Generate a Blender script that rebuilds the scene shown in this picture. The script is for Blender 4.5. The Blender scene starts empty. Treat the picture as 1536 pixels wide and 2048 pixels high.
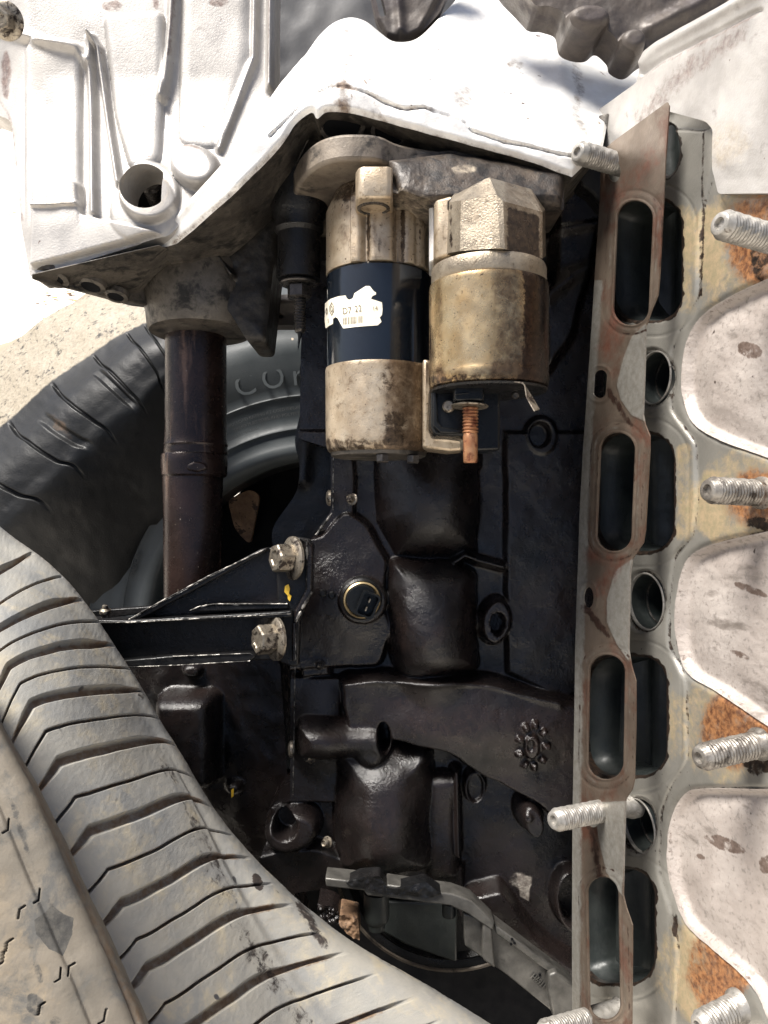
import bpy, bmesh, math, random
import numpy as np
from mathutils import Vector, Matrix
random.seed(4); np.random.seed(4)
R = math.radians
sc = bpy.context.scene
col = sc.collection
F = 1547.0; CX, CY = 768.0, 1024.0            # focal length and centre in photograph pixels (1536 x 2048)
PITCH = R(28)                                  # the camera looks steeply down at the engine lying on the ground
W = Matrix.Rotation(-PITCH, 4, 'X')            # working frame (camera level, +Y forward) -> world
# ---------------------------------------------------------------- camera, world, sun, exposure
cam = bpy.data.cameras.new('camera'); cam_o = bpy.data.objects.new('camera', cam); col.objects.link(cam_o)
cam.sensor_fit = 'VERTICAL'; cam.sensor_height = 24.0; cam.lens = 24.0 * F / 2048.0
cam.clip_start = 0.01; cam.clip_end = 200.0
CAMH = 1.15
LIFT = Matrix.Translation((0, 0, CAMH))        # ground is z = 0 in the world
cam_o.matrix_world = LIFT @ W @ Matrix.Rotation(R(90), 4, 'X')
sc.camera = cam_o
SUN_DIR = (W.to_3x3() @ Vector((-0.42, -0.36, 0.84))).normalized()     # towards the sun
elev = math.asin(SUN_DIR.z); azim = math.atan2(SUN_DIR.x, SUN_DIR.y)
wd = bpy.data.worlds.new('World'); sc.world = wd; wd.use_nodes = True
nt = wd.node_tree; bg = nt.nodes['Background']
sky = nt.nodes.new('ShaderNodeTexSky'); sky.sky_type = 'NISHITA'; sky.sun_disc = False
sky.dust_density = 4.0; sky.ozone_density = 0.6; sky.air_density = 0.9; sky.sun_elevation = elev; sky.sun_rotation = azim
nt.links.new(sky.outputs[0], bg.inputs[0]); bg.inputs[1].default_value = 0.06
sl = bpy.data.lights.new('sun', 'SUN'); sl.energy = 3.8; sl.angle = R(20); sl.color = (1.0, 0.965, 0.91)
so = bpy.data.objects.new('sun', sl); col.objects.link(so)
so.rotation_euler = SUN_DIR.to_track_quat('Z', 'Y').to_euler()
so.location = (0, 0, 3)
sc.view_settings.view_transform = 'Standard'; sc.view_settings.look = 'None'
sc.view_settings.exposure = 1.38; sc.view_settings.gamma = 1.0

# ---------------------------------------------------------------- frame helpers
def P(px, py, d):
    return Vector(((px - CX) / F * d, d, (CY - py) / F * d))
def m2px(d): return d / F                     # metres per photograph pixel at depth d
class Depth:
    def __init__(s, d): s.d = d
    def __call__(s, X, Y):
        D = s.d(X, Y) if callable(s.d) else np.full(X.shape, s.d)
        p = np.stack([(X - CX) / F * D, D, (CY - Y) / F * D], -1)
        n = np.zeros_like(p); n[..., 1] = -1
        return p, n
class Pl:
    def __init__(s, pt, n):
        s.pt = Vector(pt); s.n = Vector(n).normalized()
    def __call__(s, X, Y):
        d = np.stack([(X - CX) / F, np.ones_like(X), (CY - Y) / F], -1)
        t = s.pt.dot(s.n) / (d @ np.array(s.n))
        p = d * t[..., None]
        n = np.zeros_like(p); n[...] = np.array(s.n)
        return p, n
    def at(s, px, py):
        d = Vector(((px - CX) / F, 1, (CY - py) / F))
        return d * (s.pt.dot(s.n) / d.dot(s.n))
# ---------------------------------------------------------------- signed distances (pixel space, numpy)
def spl(pts, n=8, closed=True):
    pts = np.array(pts, float); m = len(pts); out = []
    rng = range(m) if closed else range(m - 1)
    for i in rng:
        g = (lambda k: pts[k % m]) if closed else (lambda k: pts[min(max(k, 0), m - 1)])
        a, b, c, d = g(i - 1), g(i), g(i + 1), g(i + 2)
        for k in range(n):
            t = k / n
            out.append(.5 * ((2 * b) + (c - a) * t + (2 * a - 5 * b + 4 * c - d) * t * t + (3 * b - a - 3 * c + d) * t ** 3))
    if not closed: out.append(pts[-1])
    return np.array(out)
def rnd(pts, r=12, n=4):
    """polygon with rounded corners"""
    pts = [np.array(p[:2], float) for p in pts]; m = len(pts); out = []
    for i in range(m):
        a, b, c = pts[i - 1], pts[i], pts[(i + 1) % m]
        rr = pts[i][2] if len(pts[i]) > 2 else r
        u = a - b; v = c - b; lu = np.linalg.norm(u); lv = np.linalg.norm(v)
        k = min(rr, lu * .45, lv * .45); p0 = b + u / lu * k; p1 = b + v / lv * k
        for j in range(n + 1):
            t = j / n; out.append((1 - t) ** 2 * p0 + 2 * t * (1 - t) * b + t * t * p1)
    return np.array(out)
def segd(X, Y, a, b):
    ax, ay = a; bx, by = b; dx, dy = bx - ax, by - ay
    L = dx * dx + dy * dy + 1e-9
    t = np.clip(((X - ax) * dx + (Y - ay) * dy) / L, 0, 1)
    return np.hypot(X - ax - t * dx, Y - ay - t * dy)
def pline(X, Y, pts):
    d = np.full(X.shape, 1e9)
    for a, b in zip(pts[:-1], pts[1:]): d = np.minimum(d, segd(X, Y, a, b))
    return d
def poly(pts):
    pts = np.array(pts, float)
    def f(X, Y):
        d = np.full(X.shape, 1e9); ins = np.zeros(X.shape, bool)
        for i in range(len(pts)):
            a = pts[i]; b = pts[(i + 1) % len(pts)]
            d = np.minimum(d, segd(X, Y, a, b))
            c = ((a[1] > Y) != (b[1] > Y)) & (X < (b[0] - a[0]) * (Y - a[1]) / (b[1] - a[1] + 1e-12) + a[0])
            ins ^= c
        return np.where(ins, -d, d)
    return f
def ell(cx, cy, rx, ry, ang=0):
    ca, sa = math.cos(R(ang)), math.sin(R(ang))
    def f(X, Y):
        x = (X - cx) * ca + (Y - cy) * sa; y = -(X - cx) * sa + (Y - cy) * ca
        k = np.sqrt((x / rx) ** 2 + (y / ry) ** 2) + 1e-6
        g = np.sqrt((x / rx ** 2) ** 2 + (y / ry ** 2) ** 2) + 1e-6
        return np.where(k < .3, -(1 - k) * min(rx, ry), k * (k - 1) / g)
    return f
def rbox(cx, cy, hx, hy, r, ang=0):
    ca, sa = math.cos(R(ang)), math.sin(R(ang))
    def f(X, Y):
        x = (X - cx) * ca + (Y - cy) * sa; y = -(X - cx) * sa + (Y - cy) * ca
        qx = np.abs(x) - hx + r; qy = np.abs(y) - hy + r
        return np.hypot(np.maximum(qx, 0), np.maximum(qy, 0)) + np.minimum(np.maximum(qx, qy), 0) - r
    return f
def sm(x, a, b):
    t = np.clip((x - a) / (b - a), 0, 1); return t * t * (3 - 2 * t)
def ins(sd, w=6): return 1 - sm(sd, -w, w * .2)      # 1 inside, soft edge of w px
def dome(sd, r):                                      # quarter-round edge of radius r px
    t = np.clip(-sd / r, 0, 1); return np.sqrt(np.clip(1 - (1 - t) ** 2, 0, 1))
def ridge(d, w): return np.exp(-(d / w) ** 2)
def vnoise(X, Y, s, seed=0):
    rs = np.random.RandomState(seed); g = rs.rand(64, 64)
    x = X / s; y = Y / s; xi = np.floor(x).astype(int); yi = np.floor(y).astype(int)
    fx = x - xi; fy = y - yi; fx = fx * fx * (3 - 2 * fx); fy = fy * fy * (3 - 2 * fy)
    G = lambda a, b: g[a % 64, b % 64]
    return (G(xi, yi) * (1 - fx) + G(xi + 1, yi) * fx) * (1 - fy) + (G(xi, yi + 1) * (1 - fx) + G(xi + 1, yi + 1) * fx) * fy
def fbm(X, Y, s, o=4, seed=0):
    return sum(vnoise(X, Y, s / 2 ** k, seed + k) / 2 ** k for k in range(o)) / sum(1 / 2 ** k for k in range(o))

# ---------------------------------------------------------------- object helpers
MODEL = {}                                    # object -> matrix in the working frame
def tag(o, label=None, cat=None, group=None, kind=None):
    if label: o['label'] = label
    if cat: o['category'] = cat
    if group: o['group'] = group
    if kind: o['kind'] = kind
    return o
def thing(name, label, cat, at, group=None):
    o = bpy.data.objects.new(name, None); col.objects.link(o); o.empty_display_size = .02
    MODEL[o] = Matrix.Translation(Vector(at))
    return tag(o, label, cat, group)
def mk(name, V, Fc, mat, parent=None, smooth=True, bevel=0, sub=0, M=None, sharp=None, masks=None, label=None):
    me = bpy.data.meshes.new(name)
    me.from_pydata([tuple(v) for v in V], [], [tuple(f) for f in Fc]) if not isinstance(V, np.ndarray) else me.from_pydata(V.tolist(), [], Fc.tolist() if isinstance(Fc, np.ndarray) else Fc)
    me.validate()
    bm = bmesh.new(); bm.from_mesh(me)
    if masks is None: bmesh.ops.recalc_face_normals(bm, faces=bm.faces)
    bm.to_mesh(me); bm.free()
    if mat: me.materials.append(mat)
    me.polygons.foreach_set('use_smooth', [smooth] * len(me.polygons))
    if smooth and sharp is not None: me.set_sharp_from_angle(angle=R(sharp))
    o = bpy.data.objects.new(name, me); col.objects.link(o)
    MODEL[o] = M or Matrix.Identity(4)
    if masks is not None:
        at = me.color_attributes.new('mask', 'FLOAT_COLOR', 'POINT')
        at.data.foreach_set('color', np.ascontiguousarray(masks, dtype=np.float32).ravel())
    if parent: o.parent = parent
    if bevel:
        b = o.modifiers.new('bevel', 'BEVEL'); b.width = bevel; b.segments = 2; b.limit_method = 'ANGLE'; b.angle_limit = R(35)
        b.harden_normals = False
        me.polygons.foreach_set('use_smooth', [True] * len(me.polygons)); me.set_sharp_from_angle(angle=R(50))
    if sub:
        s = o.modifiers.new('sub', 'SUBSURF'); s.levels = s.render_levels = sub
    if label: o['label'] = label
    return o
def relief(name, parent, mat, outer, base, holes=(), h=None, step=3, thick=.02, mask=None, label=None, wall_mat=None):
    """A casting: surface with real relief h (metres) over a base surface, cut to an outline, with side walls of its thickness."""
    f0 = poly(outer) if not callable(outer) else outer
    def f(X, Y):
        s = f0(X, Y)
        for hh in holes: s = np.maximum(s, -hh(X, Y))
        return s
    bb = np.array(outer) if not callable(outer) else np.array(outer.bb)
    x0, y0 = bb.min(0) - step; x1, y1 = bb.max(0) + step
    X, Y = np.meshgrid(np.arange(x0, x1 + step, step), np.arange(y0, y1 + step, step))
    S = f(X, Y); keep = S < step * .55
    q = keep[:-1, :-1] & keep[1:, :-1] & keep[:-1, 1:] & keep[1:, 1:]
    idx = np.arange(X.size).reshape(X.shape)
    Q = np.stack([idx[:-1, :-1][q], idx[1:, :-1][q], idx[1:, 1:][q], idx[:-1, 1:][q]], -1)
    used = np.unique(Q); rm = -np.ones(X.size, int); rm[used] = np.arange(len(used)); Q = rm[Q]
    x = X.ravel()[used].copy(); y = Y.ravel()[used].copy()
    e = np.concatenate([Q[:, [0, 1]], Q[:, [1, 2]], Q[:, [2, 3]], Q[:, [3, 0]]])
    key = np.sort(e, 1); _, inv, cnt = np.unique(key[:, 0] * len(used) + key[:, 1], return_inverse=True, return_counts=True)
    be = e[cnt[inv] == 1]; bv = np.unique(be)
    for _ in range(3):
        bx, by = x[bv], y[bv]; s = f(bx, by); ee = .7
        gx = (f(bx + ee, by) - f(bx - ee, by)) / (2 * ee); gy = (f(bx, by + ee) - f(bx, by - ee)) / (2 * ee)
        g2 = np.maximum(gx * gx + gy * gy, .25)
        x[bv] = bx - np.clip(s, -step, step) * gx / g2; y[bv] = by - np.clip(s, -step, step) * gy / g2
    p, n = base(x, y)
    hh = h(x, y) if h else np.zeros_like(x)
    top = p + n * hh[:, None]
    nb = len(bv); br = -np.ones(len(used), int); br[bv] = np.arange(nb)
    low = p[bv] - n[bv] * thick
    V = np.concatenate([top, top[bv], low]); N0 = len(used)
    a, b = br[be[:, 0]], br[be[:, 1]]
    wall = np.stack([N0 + b, N0 + a, N0 + nb + a, N0 + nb + b], -1)
    m4 = np.zeros((len(V), 4), np.float32); m4[:, 3] = 1
    if mask is not None:
        mm = mask(x, y)
        for k, c in enumerate(mm):
            m4[:N0, k] = c; m4[N0:N0 + nb, k] = c[bv]; m4[N0 + nb:, k] = c[bv]
    o = mk(name, V, np.concatenate([Q, wall]), mat, parent, masks=m4, label=label)
    if wall_mat:
        o.data.materials.append(wall_mat); o.data.polygons.foreach_set('material_index', [0] * len(Q) + [1] * len(wall))
    return o
def ring_frame(axis):
    z = Vector(axis).normalized(); t = Vector((0, 0, 1)) if abs(z.z) < .9 else Vector((1, 0, 0))
    x = t.cross(z).normalized(); y = z.cross(x)
    return x, y, z
def frameM(c, axis, roll=0):
    x, y, z = ring_frame(axis)
    m = Matrix((x, y, z)).transposed().to_4x4(); m.translation = Vector(c)
    return m @ Matrix.Rotation(roll, 4, 'Z')
def dens(prof, st=.0012):
    out = [prof[0]]
    for (r0, z0), (r1, z1) in zip(prof[:-1], prof[1:]):
        n = max(1, int(abs(z1 - z0) / st)); out += [(r0 + (r1 - r0) * k / n, z0 + (z1 - z0) * k / n) for k in range(1, n + 1)]
    return out
def lathe(name, prof, mat, parent=None, c=(0, 0, 0), axis=(0, 0, 1), seg=48, roll=0, rf=None, smooth=True, sharp=35, label=None, caps=True, tint=None):
    """prof = [(r, z)], local frame on c; rf(theta, r, z) may change the radius"""
    V = []; Fc = []
    for r, z in prof:
        for k in range(seg):
            t = 2 * math.pi * k / seg; rr = rf(t, r, z) if rf else r
            V.append((rr * math.cos(t), rr * math.sin(t), z))
    for i in range(len(prof) - 1):
        for k in range(seg):
            a = i * seg + k; b = i * seg + (k + 1) % seg
            Fc.append((a, b, b + seg, a + seg))
    if caps:
        if prof[0][0] > 1e-6: Fc.append(tuple(reversed(range(seg))))
        if prof[-1][0] > 1e-6: Fc.append(tuple(range((len(prof) - 1) * seg, len(prof) * seg)))
    o = mk(name, V, Fc, mat, parent, smooth=smooth, sharp=sharp, M=frameM(c, axis, roll), label=label)
    if tint:                                  # stains and painted shade, stored per vertex
        A = np.array([(frameM(c, axis, roll) @ v.co)[:] for v in o.data.vertices]); X = A[:, 0] / A[:, 1] * F + CX; Y = CY - A[:, 2] / A[:, 1] * F
        m4 = np.zeros((len(A), 4), np.float32); m4[:, 3] = 1
        for k, cc in enumerate(tint(X, Y)): m4[:, k] = cc
        at = o.data.color_attributes.new('mask', 'FLOAT_COLOR', 'POINT'); at.data.foreach_set('color', m4.ravel())
    return o
def retint(o, cuts, tint):
    bm = bmesh.new(); bm.from_mesh(o.data); bmesh.ops.subdivide_edges(bm, edges=bm.edges[:], cuts=cuts, use_grid_fill=True); bm.to_mesh(o.data); bm.free()
    A = np.array([v.co[:] for v in o.data.vertices]); X = A[:, 0] / A[:, 1] * F + CX; Y = CY - A[:, 2] / A[:, 1] * F
    m4 = np.zeros((len(A), 4), np.float32); m4[:, 3] = 1
    for k, cc in enumerate(tint(X, Y)): m4[:, k] = cc
    at = o.data.color_attributes.new('mask', 'FLOAT_COLOR', 'POINT'); at.data.foreach_set('color', m4.ravel())
def threads(r, z0, z1, pitch, depth):
    n = max(1, int(round((z1 - z0) / pitch))); p = (z1 - z0) / n; out = []
    for i in range(n):
        z = z0 + i * p
        out += [(r - depth, z + .05 * p), (r, z + .38 * p), (r, z + .55 * p), (r - depth, z + .92 * p)]
    return out
def hexbolt(name, mat, parent, c, axis, R_, H, washer=1.5, roll=0, label=None, wmat=None):
    """hex head with flange; c = seat, axis = outwards"""
    o = lathe(name, [(R_ * .98, H * .22), (R_, H * .3), (R_, H * .92), (R_ * .9, H), (R_ * .55, H), (R_ * .5, H * .93), (0, H * .93)], mat, parent, c, axis, seg=6, roll=roll, smooth=False, label=label)
    bv = o.modifiers.new('bevel', 'BEVEL'); bv.width = R_ * .07; bv.segments = 2
    if washer:
        lathe('washer', [(0, 0), (R_ * washer, 0), (R_ * washer, H * .12), (R_ * washer * .93, H * .17), (R_ * 1.08, H * .24), (0, H * .24)], wmat or mat, parent, c, axis, 40)
    return o
def prism(name, front, back, mat, parent=None, bevel=.0008, label=None, smooth=False):
    """solid between two matching rings of points"""
    n = len(front); V = [Vector(p) for p in front] + [Vector(p) for p in back]
    Fc = [tuple(range(n)), tuple(range(2 * n - 1, n - 1, -1))] + [(i, i + n, (i + 1) % n + n, (i + 1) % n) for i in range(n)]
    return mk(name, V, Fc, mat, parent, smooth=smooth, bevel=bevel, label=label)
def slab(name, pts, d, t, mat, parent=None, bevel=.0008, label=None, tilt=None):
    """flat plate whose outline is traced at depth d, t metres thick away from the camera"""
    base = Pl(P(*(tilt[0]), d), tilt[1]) if tilt else Pl((0, d, 0), (0, -1, 0))
    fr = [base.at(*p) for p in pts]; return prism(name, fr, [q - base.n * t for q in fr], mat, parent, bevel, label)
def plan(name, pts, z0, z1, mat, parent=None, bevel=.001, label=None):
    """plate lying across the view: pts = (px, depth) measured on the horizon"""
    a = [Vector(((px - CX) / F * d, d, z0)) for px, d in pts]; b = [Vector((v.x, v.y, z1)) for v in a]
    return prism(name, a, b, mat, parent, bevel, label)
def tube(name, pts, r, mat, parent=None, seg=12, label=None):
    pts = [Vector(p) for p in pts]; V = []; Fc = []
    rr = r if isinstance(r, (list, tuple)) else [r] * len(pts)
    for i, p in enumerate(pts):
        a = pts[max(i - 1, 0)]; b = pts[min(i + 1, len(pts) - 1)]
        x, y, z = ring_frame(b - a)
        for k in range(seg):
            t = 2 * math.pi * k / seg; V.append(p + (x * math.cos(t) + y * math.sin(t)) * rr[i])
    for i in range(len(pts) - 1):
        for k in range(seg):
            a = i * seg + k; b = i * seg + (k + 1) % seg; Fc.append((a, b, b + seg, a + seg))
    Fc += [tuple(reversed(range(seg))), tuple(range((len(pts) - 1) * seg, len(pts) * seg))]
    return mk(name, V, Fc, mat, parent, sharp=50, label=label)

# ---------------------------------------------------------------- materials
def mat(name, a, b, ns=60, rough=(.4, .6), metal=0.0, bump=.4, bs=500, grime=None, specks=None, streak=None,
        rust=None, dark=None, pale=None, coat=0, spec=.5, nc=.5, nw=.25, bd=.0006, lump=0):
    """a,b base colours mixed by noise; grime=(col,scale,threshold,width); rust/dark/pale colours driven by painted stain masks"""
    m = bpy.data.materials.new(name); m.use_nodes = True; t = m.node_tree; N = t.nodes; L = t.links
    bs_ = N['Principled BSDF']
    geo = N.new('ShaderNodeNewGeometry'); rot = N.new('ShaderNodeVectorRotate'); rot.rotation_type = 'X_AXIS'; rot.inputs['Angle'].default_value = PITCH
    L.new(geo.outputs['Position'], rot.inputs['Vector'])
    def noise(s, det=6, rg=.6, dist=0, vec=None, scl=None):
        n = N.new('ShaderNodeTexNoise'); n.inputs['Scale'].default_value = s; n.inputs['Detail'].default_value = det
        n.inputs['Roughness'].default_value = rg; n.inputs['Distortion'].default_value = dist
        v = rot.outputs[0]
        if scl:
            mp = N.new('ShaderNodeMapping'); mp.inputs['Scale'].default_value = scl; L.new(v, mp.inputs['Vector']); v = mp.outputs[0]
        L.new(v, n.inputs['Vector']); return n.outputs['Fac']
    def mr(x, lo, hi, o0=0, o1=1):
        n = N.new('ShaderNodeMapRange'); n.interpolation_type = 'SMOOTHSTEP'
        n.inputs[1].default_value = lo; n.inputs[2].default_value = hi; n.inputs[3].default_value = o0; n.inputs[4].default_value = o1
        L.new(x, n.inputs[0]); return n.outputs[0]
    def mix(f, c1, c2):
        n = N.new('ShaderNodeMix'); n.data_type = 'RGBA'
        if hasattr(f, 'default_value') or not isinstance(f, float): L.new(f, n.inputs[0])
        else: n.inputs[0].default_value = f
        for i, c in ((6, c1), (7, c2)):
            if isinstance(c, tuple): n.inputs[i].default_value = (*c, 1)
            else: L.new(c, n.inputs[i])
        return n.outputs[2]
    def math_(op, x, y):
        n = N.new('ShaderNodeMath'); n.operation = op
        for i, c in ((0, x), (1, y)):
            if isinstance(c, (int, float)): n.inputs[i].default_value = c
            else: L.new(c, n.inputs[i])
        return n.outputs[0]
    n1 = noise(ns, 8, .62)
    c = mix(mr(n1, nc - nw, nc + nw), a, b)
    rsrc = noise(ns * 2.3, 6, .6)
    rg = mr(rsrc, .3, .7, rough[0], rough[1])
    if streak:
        s = noise(streak[1], 6, .6, 0, scl=streak[3] if len(streak) > 3 else (1, 1, .12)); c = mix(mr(s, streak[2], streak[2] + .12), c, streak[0])
    if grime:
        gm = mr(noise(grime[1], 9, .68, .3), grime[2], grime[2] + grime[3]); c = mix(gm, c, grime[0])
        rg = math_('ADD', rg, math_('MULTIPLY', gm, .12))
    if specks:
        sp = mr(noise(specks[1], 2, .5), specks[2], specks[2] + .03); c = mix(sp, c, specks[0])
    if rust or dark or pale:
        at = N.new('ShaderNodeAttribute'); at.attribute_name = 'mask'; sep = N.new('ShaderNodeSeparateColor'); L.new(at.outputs['Color'], sep.inputs[0])
        brk = noise(170, 9, .7, .4); wide = noise(45, 5, .6)
        nz = math_('ADD', math_('MULTIPLY', math_('SUBTRACT', brk, .5), 1.3), math_('MULTIPLY', math_('SUBTRACT', wide, .5), .6))
        for k, cc in ((2, pale), (0, rust), (1, dark)):
            if not cc: continue
            x = math_('ADD', sep.outputs[k], math_('MULTIPLY', nz, math_('MINIMUM', math_('MULTIPLY', sep.outputs[k], 3.0), 1.0)))
            fm = mr(x, .38, .62) if k == 1 else (mr(x, .24, .88) if k == 0 else mr(x, .26, .86))
            if isinstance(cc[0], tuple): cc2 = mix(mr(noise(260, 8, .7), .35, .65), cc[0], cc[1])
            else: cc2 = cc
            c = mix(fm, c, cc2)
    L.new(c, bs_.inputs['Base Color']); L.new(rg, bs_.inputs['Roughness'])
    bs_.inputs['Metallic'].default_value = metal; bs_.inputs['Specular IOR Level'].default_value = spec
    if coat: bs_.inputs['Coat Weight'].default_value = coat; bs_.inputs['Coat Roughness'].default_value = .12
    if bump:
        b1 = N.new('ShaderNodeBump'); b1.inputs['Strength'].default_value = bump; b1.inputs['Distance'].default_value = bd
        hgt = noise(bs, 5, .65)
        if lump: hgt = math_('ADD', hgt, math_('MULTIPLY', noise(bs * .16, 3, .5), lump))
        L.new(hgt, b1.inputs['Height']); L.new(b1.outputs[0], bs_.inputs['Normal'])
    return m
RUST = ((.12, .05, .028), (.42, .20, .085))
m_alu = mat('cast_aluminium', (.62, .60, .57), (.78, .77, .74), 40, (.38, .6), .35, .35, 700, grime=((.20, .15, .11), 55, .66, .05), specks=((.12, .08, .07), 130, .74),
            rust=((.10, .07, .055), (.20, .15, .11)), dark=((.02, .018, .016), (.06, .048, .038)), pale=((.55, .50, .42), (.40, .36, .30)))  # paler than the casing alloy: sun glare painted into the bell's colour
m_alu3 = mat('grey_cast_aluminium', (.27, .255, .238), (.43, .41, .385), 22, (.36, .6), .3, .4, 700, grime=((.17, .15, .14), 60, .6, .2), specks=((.12, .08, .07), 150, .76),
            rust=((.10, .07, .06), (.20, .15, .13)), dark=((.004, .004, .004), (.009, .008, .008)), pale=((.45, .40, .33), (.33, .29, .24)))
m_alu2 = mat('dark_aluminium', (.035, .03, .026), (.15, .13, .105), 30, (.35, .6), .25, .5, 600, grime=((.012, .011, .010), 60, .44, .2), lump=1,
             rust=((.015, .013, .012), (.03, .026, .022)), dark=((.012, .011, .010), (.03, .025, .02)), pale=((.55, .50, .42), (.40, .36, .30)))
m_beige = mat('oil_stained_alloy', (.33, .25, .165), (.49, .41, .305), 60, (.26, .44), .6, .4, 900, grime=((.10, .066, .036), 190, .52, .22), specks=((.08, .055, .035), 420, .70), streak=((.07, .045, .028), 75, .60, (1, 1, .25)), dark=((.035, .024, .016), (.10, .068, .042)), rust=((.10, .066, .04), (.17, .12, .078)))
m_flange = mat('brown_varnished_alloy', (.075, .06, .048), (.22, .185, .145), 35, (.38, .6), .25, .5, 500, grime=((.02, .017, .015), 60, .48, .2), lump=1)
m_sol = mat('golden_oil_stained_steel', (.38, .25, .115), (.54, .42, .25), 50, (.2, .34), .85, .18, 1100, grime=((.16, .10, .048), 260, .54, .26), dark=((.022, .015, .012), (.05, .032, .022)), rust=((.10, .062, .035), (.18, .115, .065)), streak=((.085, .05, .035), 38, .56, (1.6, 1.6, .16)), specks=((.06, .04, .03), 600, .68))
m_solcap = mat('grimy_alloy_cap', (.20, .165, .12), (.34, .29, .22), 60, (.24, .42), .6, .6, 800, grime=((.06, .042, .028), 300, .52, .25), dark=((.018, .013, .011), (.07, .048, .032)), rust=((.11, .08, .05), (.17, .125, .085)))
m_yoke = mat('gloss_black_paint', (.005, .007, .010), (.006, .009, .014), 60, (.05, .12), 0, .25, 300, spec=.6, coat=.3, bd=.0004)
m_oil = mat('oil_soaked_cast_iron', (.0055, .0044, .0043), (.0145, .0100, .0090), 22, (.15, .38), 0, .6, 480, grime=((.0035, .0035, .004), 14, .5, .2), spec=.5, lump=.5, bd=.0010,
            pale=((.30, .27, .23), (.12, .10, .085)), dark=((.004, .005, .006), (.008, .008, .009)), rust=((.026, .017, .014), (.018, .012, .011)))
m_blk = mat('oily_black_metal', (.004, .0045, .005), (.009, .008, .008), 40, (.22, .5), 0, .9, 380, spec=.32, lump=1.5)
m_void = mat('painted_shade_black', (.003, .0035, .004), (.005, .005, .006), 30, (.7, .9), 0, .2, 300, spec=.1)  # black that paints shade into holes and gaps
m_shaft = mat('brown_oiled_steel', (.013, .008, .007), (.038, .022, .018), 30, (.16, .34), .35, .4, 600, streak=((.13, .078, .055), 60, .56), grime=((.02, .012, .010), 28, .55, .15), specks=((.3, .25, .2), 500, .73))
m_bolt = mat('dirty_zinc', (.17, .14, .105), (.32, .285, .23), 200, (.25, .5), .7, .3, 800, grime=((.03, .022, .018), 160, .50, .1))
m_stud = mat('greyed_stud_steel', (.20, .19, .17), (.38, .36, .33), 160, (.3, .5), .5, .3, 900, grime=((.10, .085, .07), 120, .58, .1), streak=((.12, .10, .09), 260, .62, (1, 1, 1)))
m_stud2 = mat('oily_stud_steel', (.12, .105, .09), (.30, .28, .25), 130, (.25, .45), .5, .4, 900, grime=((.035, .028, .022), 90, .50, .15), specks=((.25, .12, .05), 200, .70))
m_dkbolt = mat('black_oiled_bolt', (.03, .027, .025), (.07, .062, .055), 200, (.2, .35), .5, .3, 600)
m_cu = mat('copper_terminal', (.30, .12, .055), (.46, .25, .13), 150, (.28, .45), .7, .4, 800, grime=((.16, .055, .03), 160, .5, .1))
m_gasket = mat('heat_browned_gasket_steel', (.10, .076, .058), (.165, .13, .10), 38, (.30, .48), .55, .25, 500, grime=((.10, .048, .032), 32, .48, .2),
               pale=((.20, .185, .16), (.26, .25, .225)), dark=((.035, .02, .015), (.06, .035, .026)), rust=((.12, .045, .03), (.17, .08, .055)))
m_head = mat('machined_head_face', (.18, .172, .152), (.27, .258, .228), 18, (.28, .48), .45, .3, 600, grime=((.13, .12, .10), 30, .58, .15),
             rust=RUST, dark=((.012, .010, .009), (.05, .032, .022)), pale=((.46, .35, .22), (.34, .29, .18)), specks=((.05, .04, .04), 260, .74))
m_pad = mat('sandy_cast_pad', (.29, .25, .222), (.43, .385, .35), 24, (.42, .6), .2, .6, 420, streak=((.17, .145, .125), 22, .58, (1, 1, 2.6)), grime=((.21, .185, .165), 300, .5, .2), specks=((.05, .035, .03), 110, .75), dark=((.10, .07, .055), (.16, .12, .10)), nw=.3)
m_port = mat('oil_wet_port_wall', (.010, .0135, .0135), (.024, .028, .026), 60, (.35, .6), .1, .4, 300, pale=((.12, .12, .10), (.2, .18, .15)))
m_tyre = mat('dusty_rubber', (.175, .178, .176), (.275, .26, .225), 22, (.5, .75), 0, .35, 900, grime=((.33, .29, .215), 34, .50, .2), spec=.35,
             rust=((.11, .07, .04), (.16, .105, .065)), dark=((.02, .018, .018), (.045, .035, .03)), pale=((.30, .25, .17), (.22, .19, .14)), specks=((.05, .05, .052), 60, .73))
m_tyre2 = mat('muddy_rubber', (.125, .112, .092), (.19, .162, .125), 20, (.6, .85), 0, .4, 700, grime=((.095, .092, .085), 30, .50, .14), spec=.25,
              rust=((.11, .07, .04), (.16, .105, .065)), dark=((.05, .048, .045), (.085, .08, .07)), pale=((.25, .20, .135), (.21, .17, .12)))
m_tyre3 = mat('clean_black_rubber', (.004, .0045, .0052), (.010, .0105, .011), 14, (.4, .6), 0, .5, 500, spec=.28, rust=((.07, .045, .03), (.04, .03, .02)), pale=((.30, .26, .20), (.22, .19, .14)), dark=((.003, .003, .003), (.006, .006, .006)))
m_tyre4 = mat('grey_worn_rubber', (.035, .041, .044), (.065, .072, .075), 14, (.35, .55), 0, .2, 500, grime=((.10, .105, .10), 9, .58, .25), specks=((.4, .33, .25), 90, .76), spec=.25)
m_label = mat('paper_label', (.74, .68, .54), (.82, .77, .64), 60, (.5, .6), 0, .1, 400)
m_ink = mat('label_ink', (.10, .085, .06), (.16, .13, .09), 300, (.5, .6), 0, 0)
m_yel = mat('yellow_paint', (.70, .42, .03), (.80, .52, .05), 100, (.4, .5), 0, .3, 400)
m_plast = mat('black_plastic', (.005, .0055, .006), (.009, .0095, .010), 60, (.2, .35), 0, .3, 300, spec=.22)
m_brass = mat('brass_ring', (.35, .25, .12), (.48, .38, .22), 120, (.3, .45), .7, .2, 400)
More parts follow.
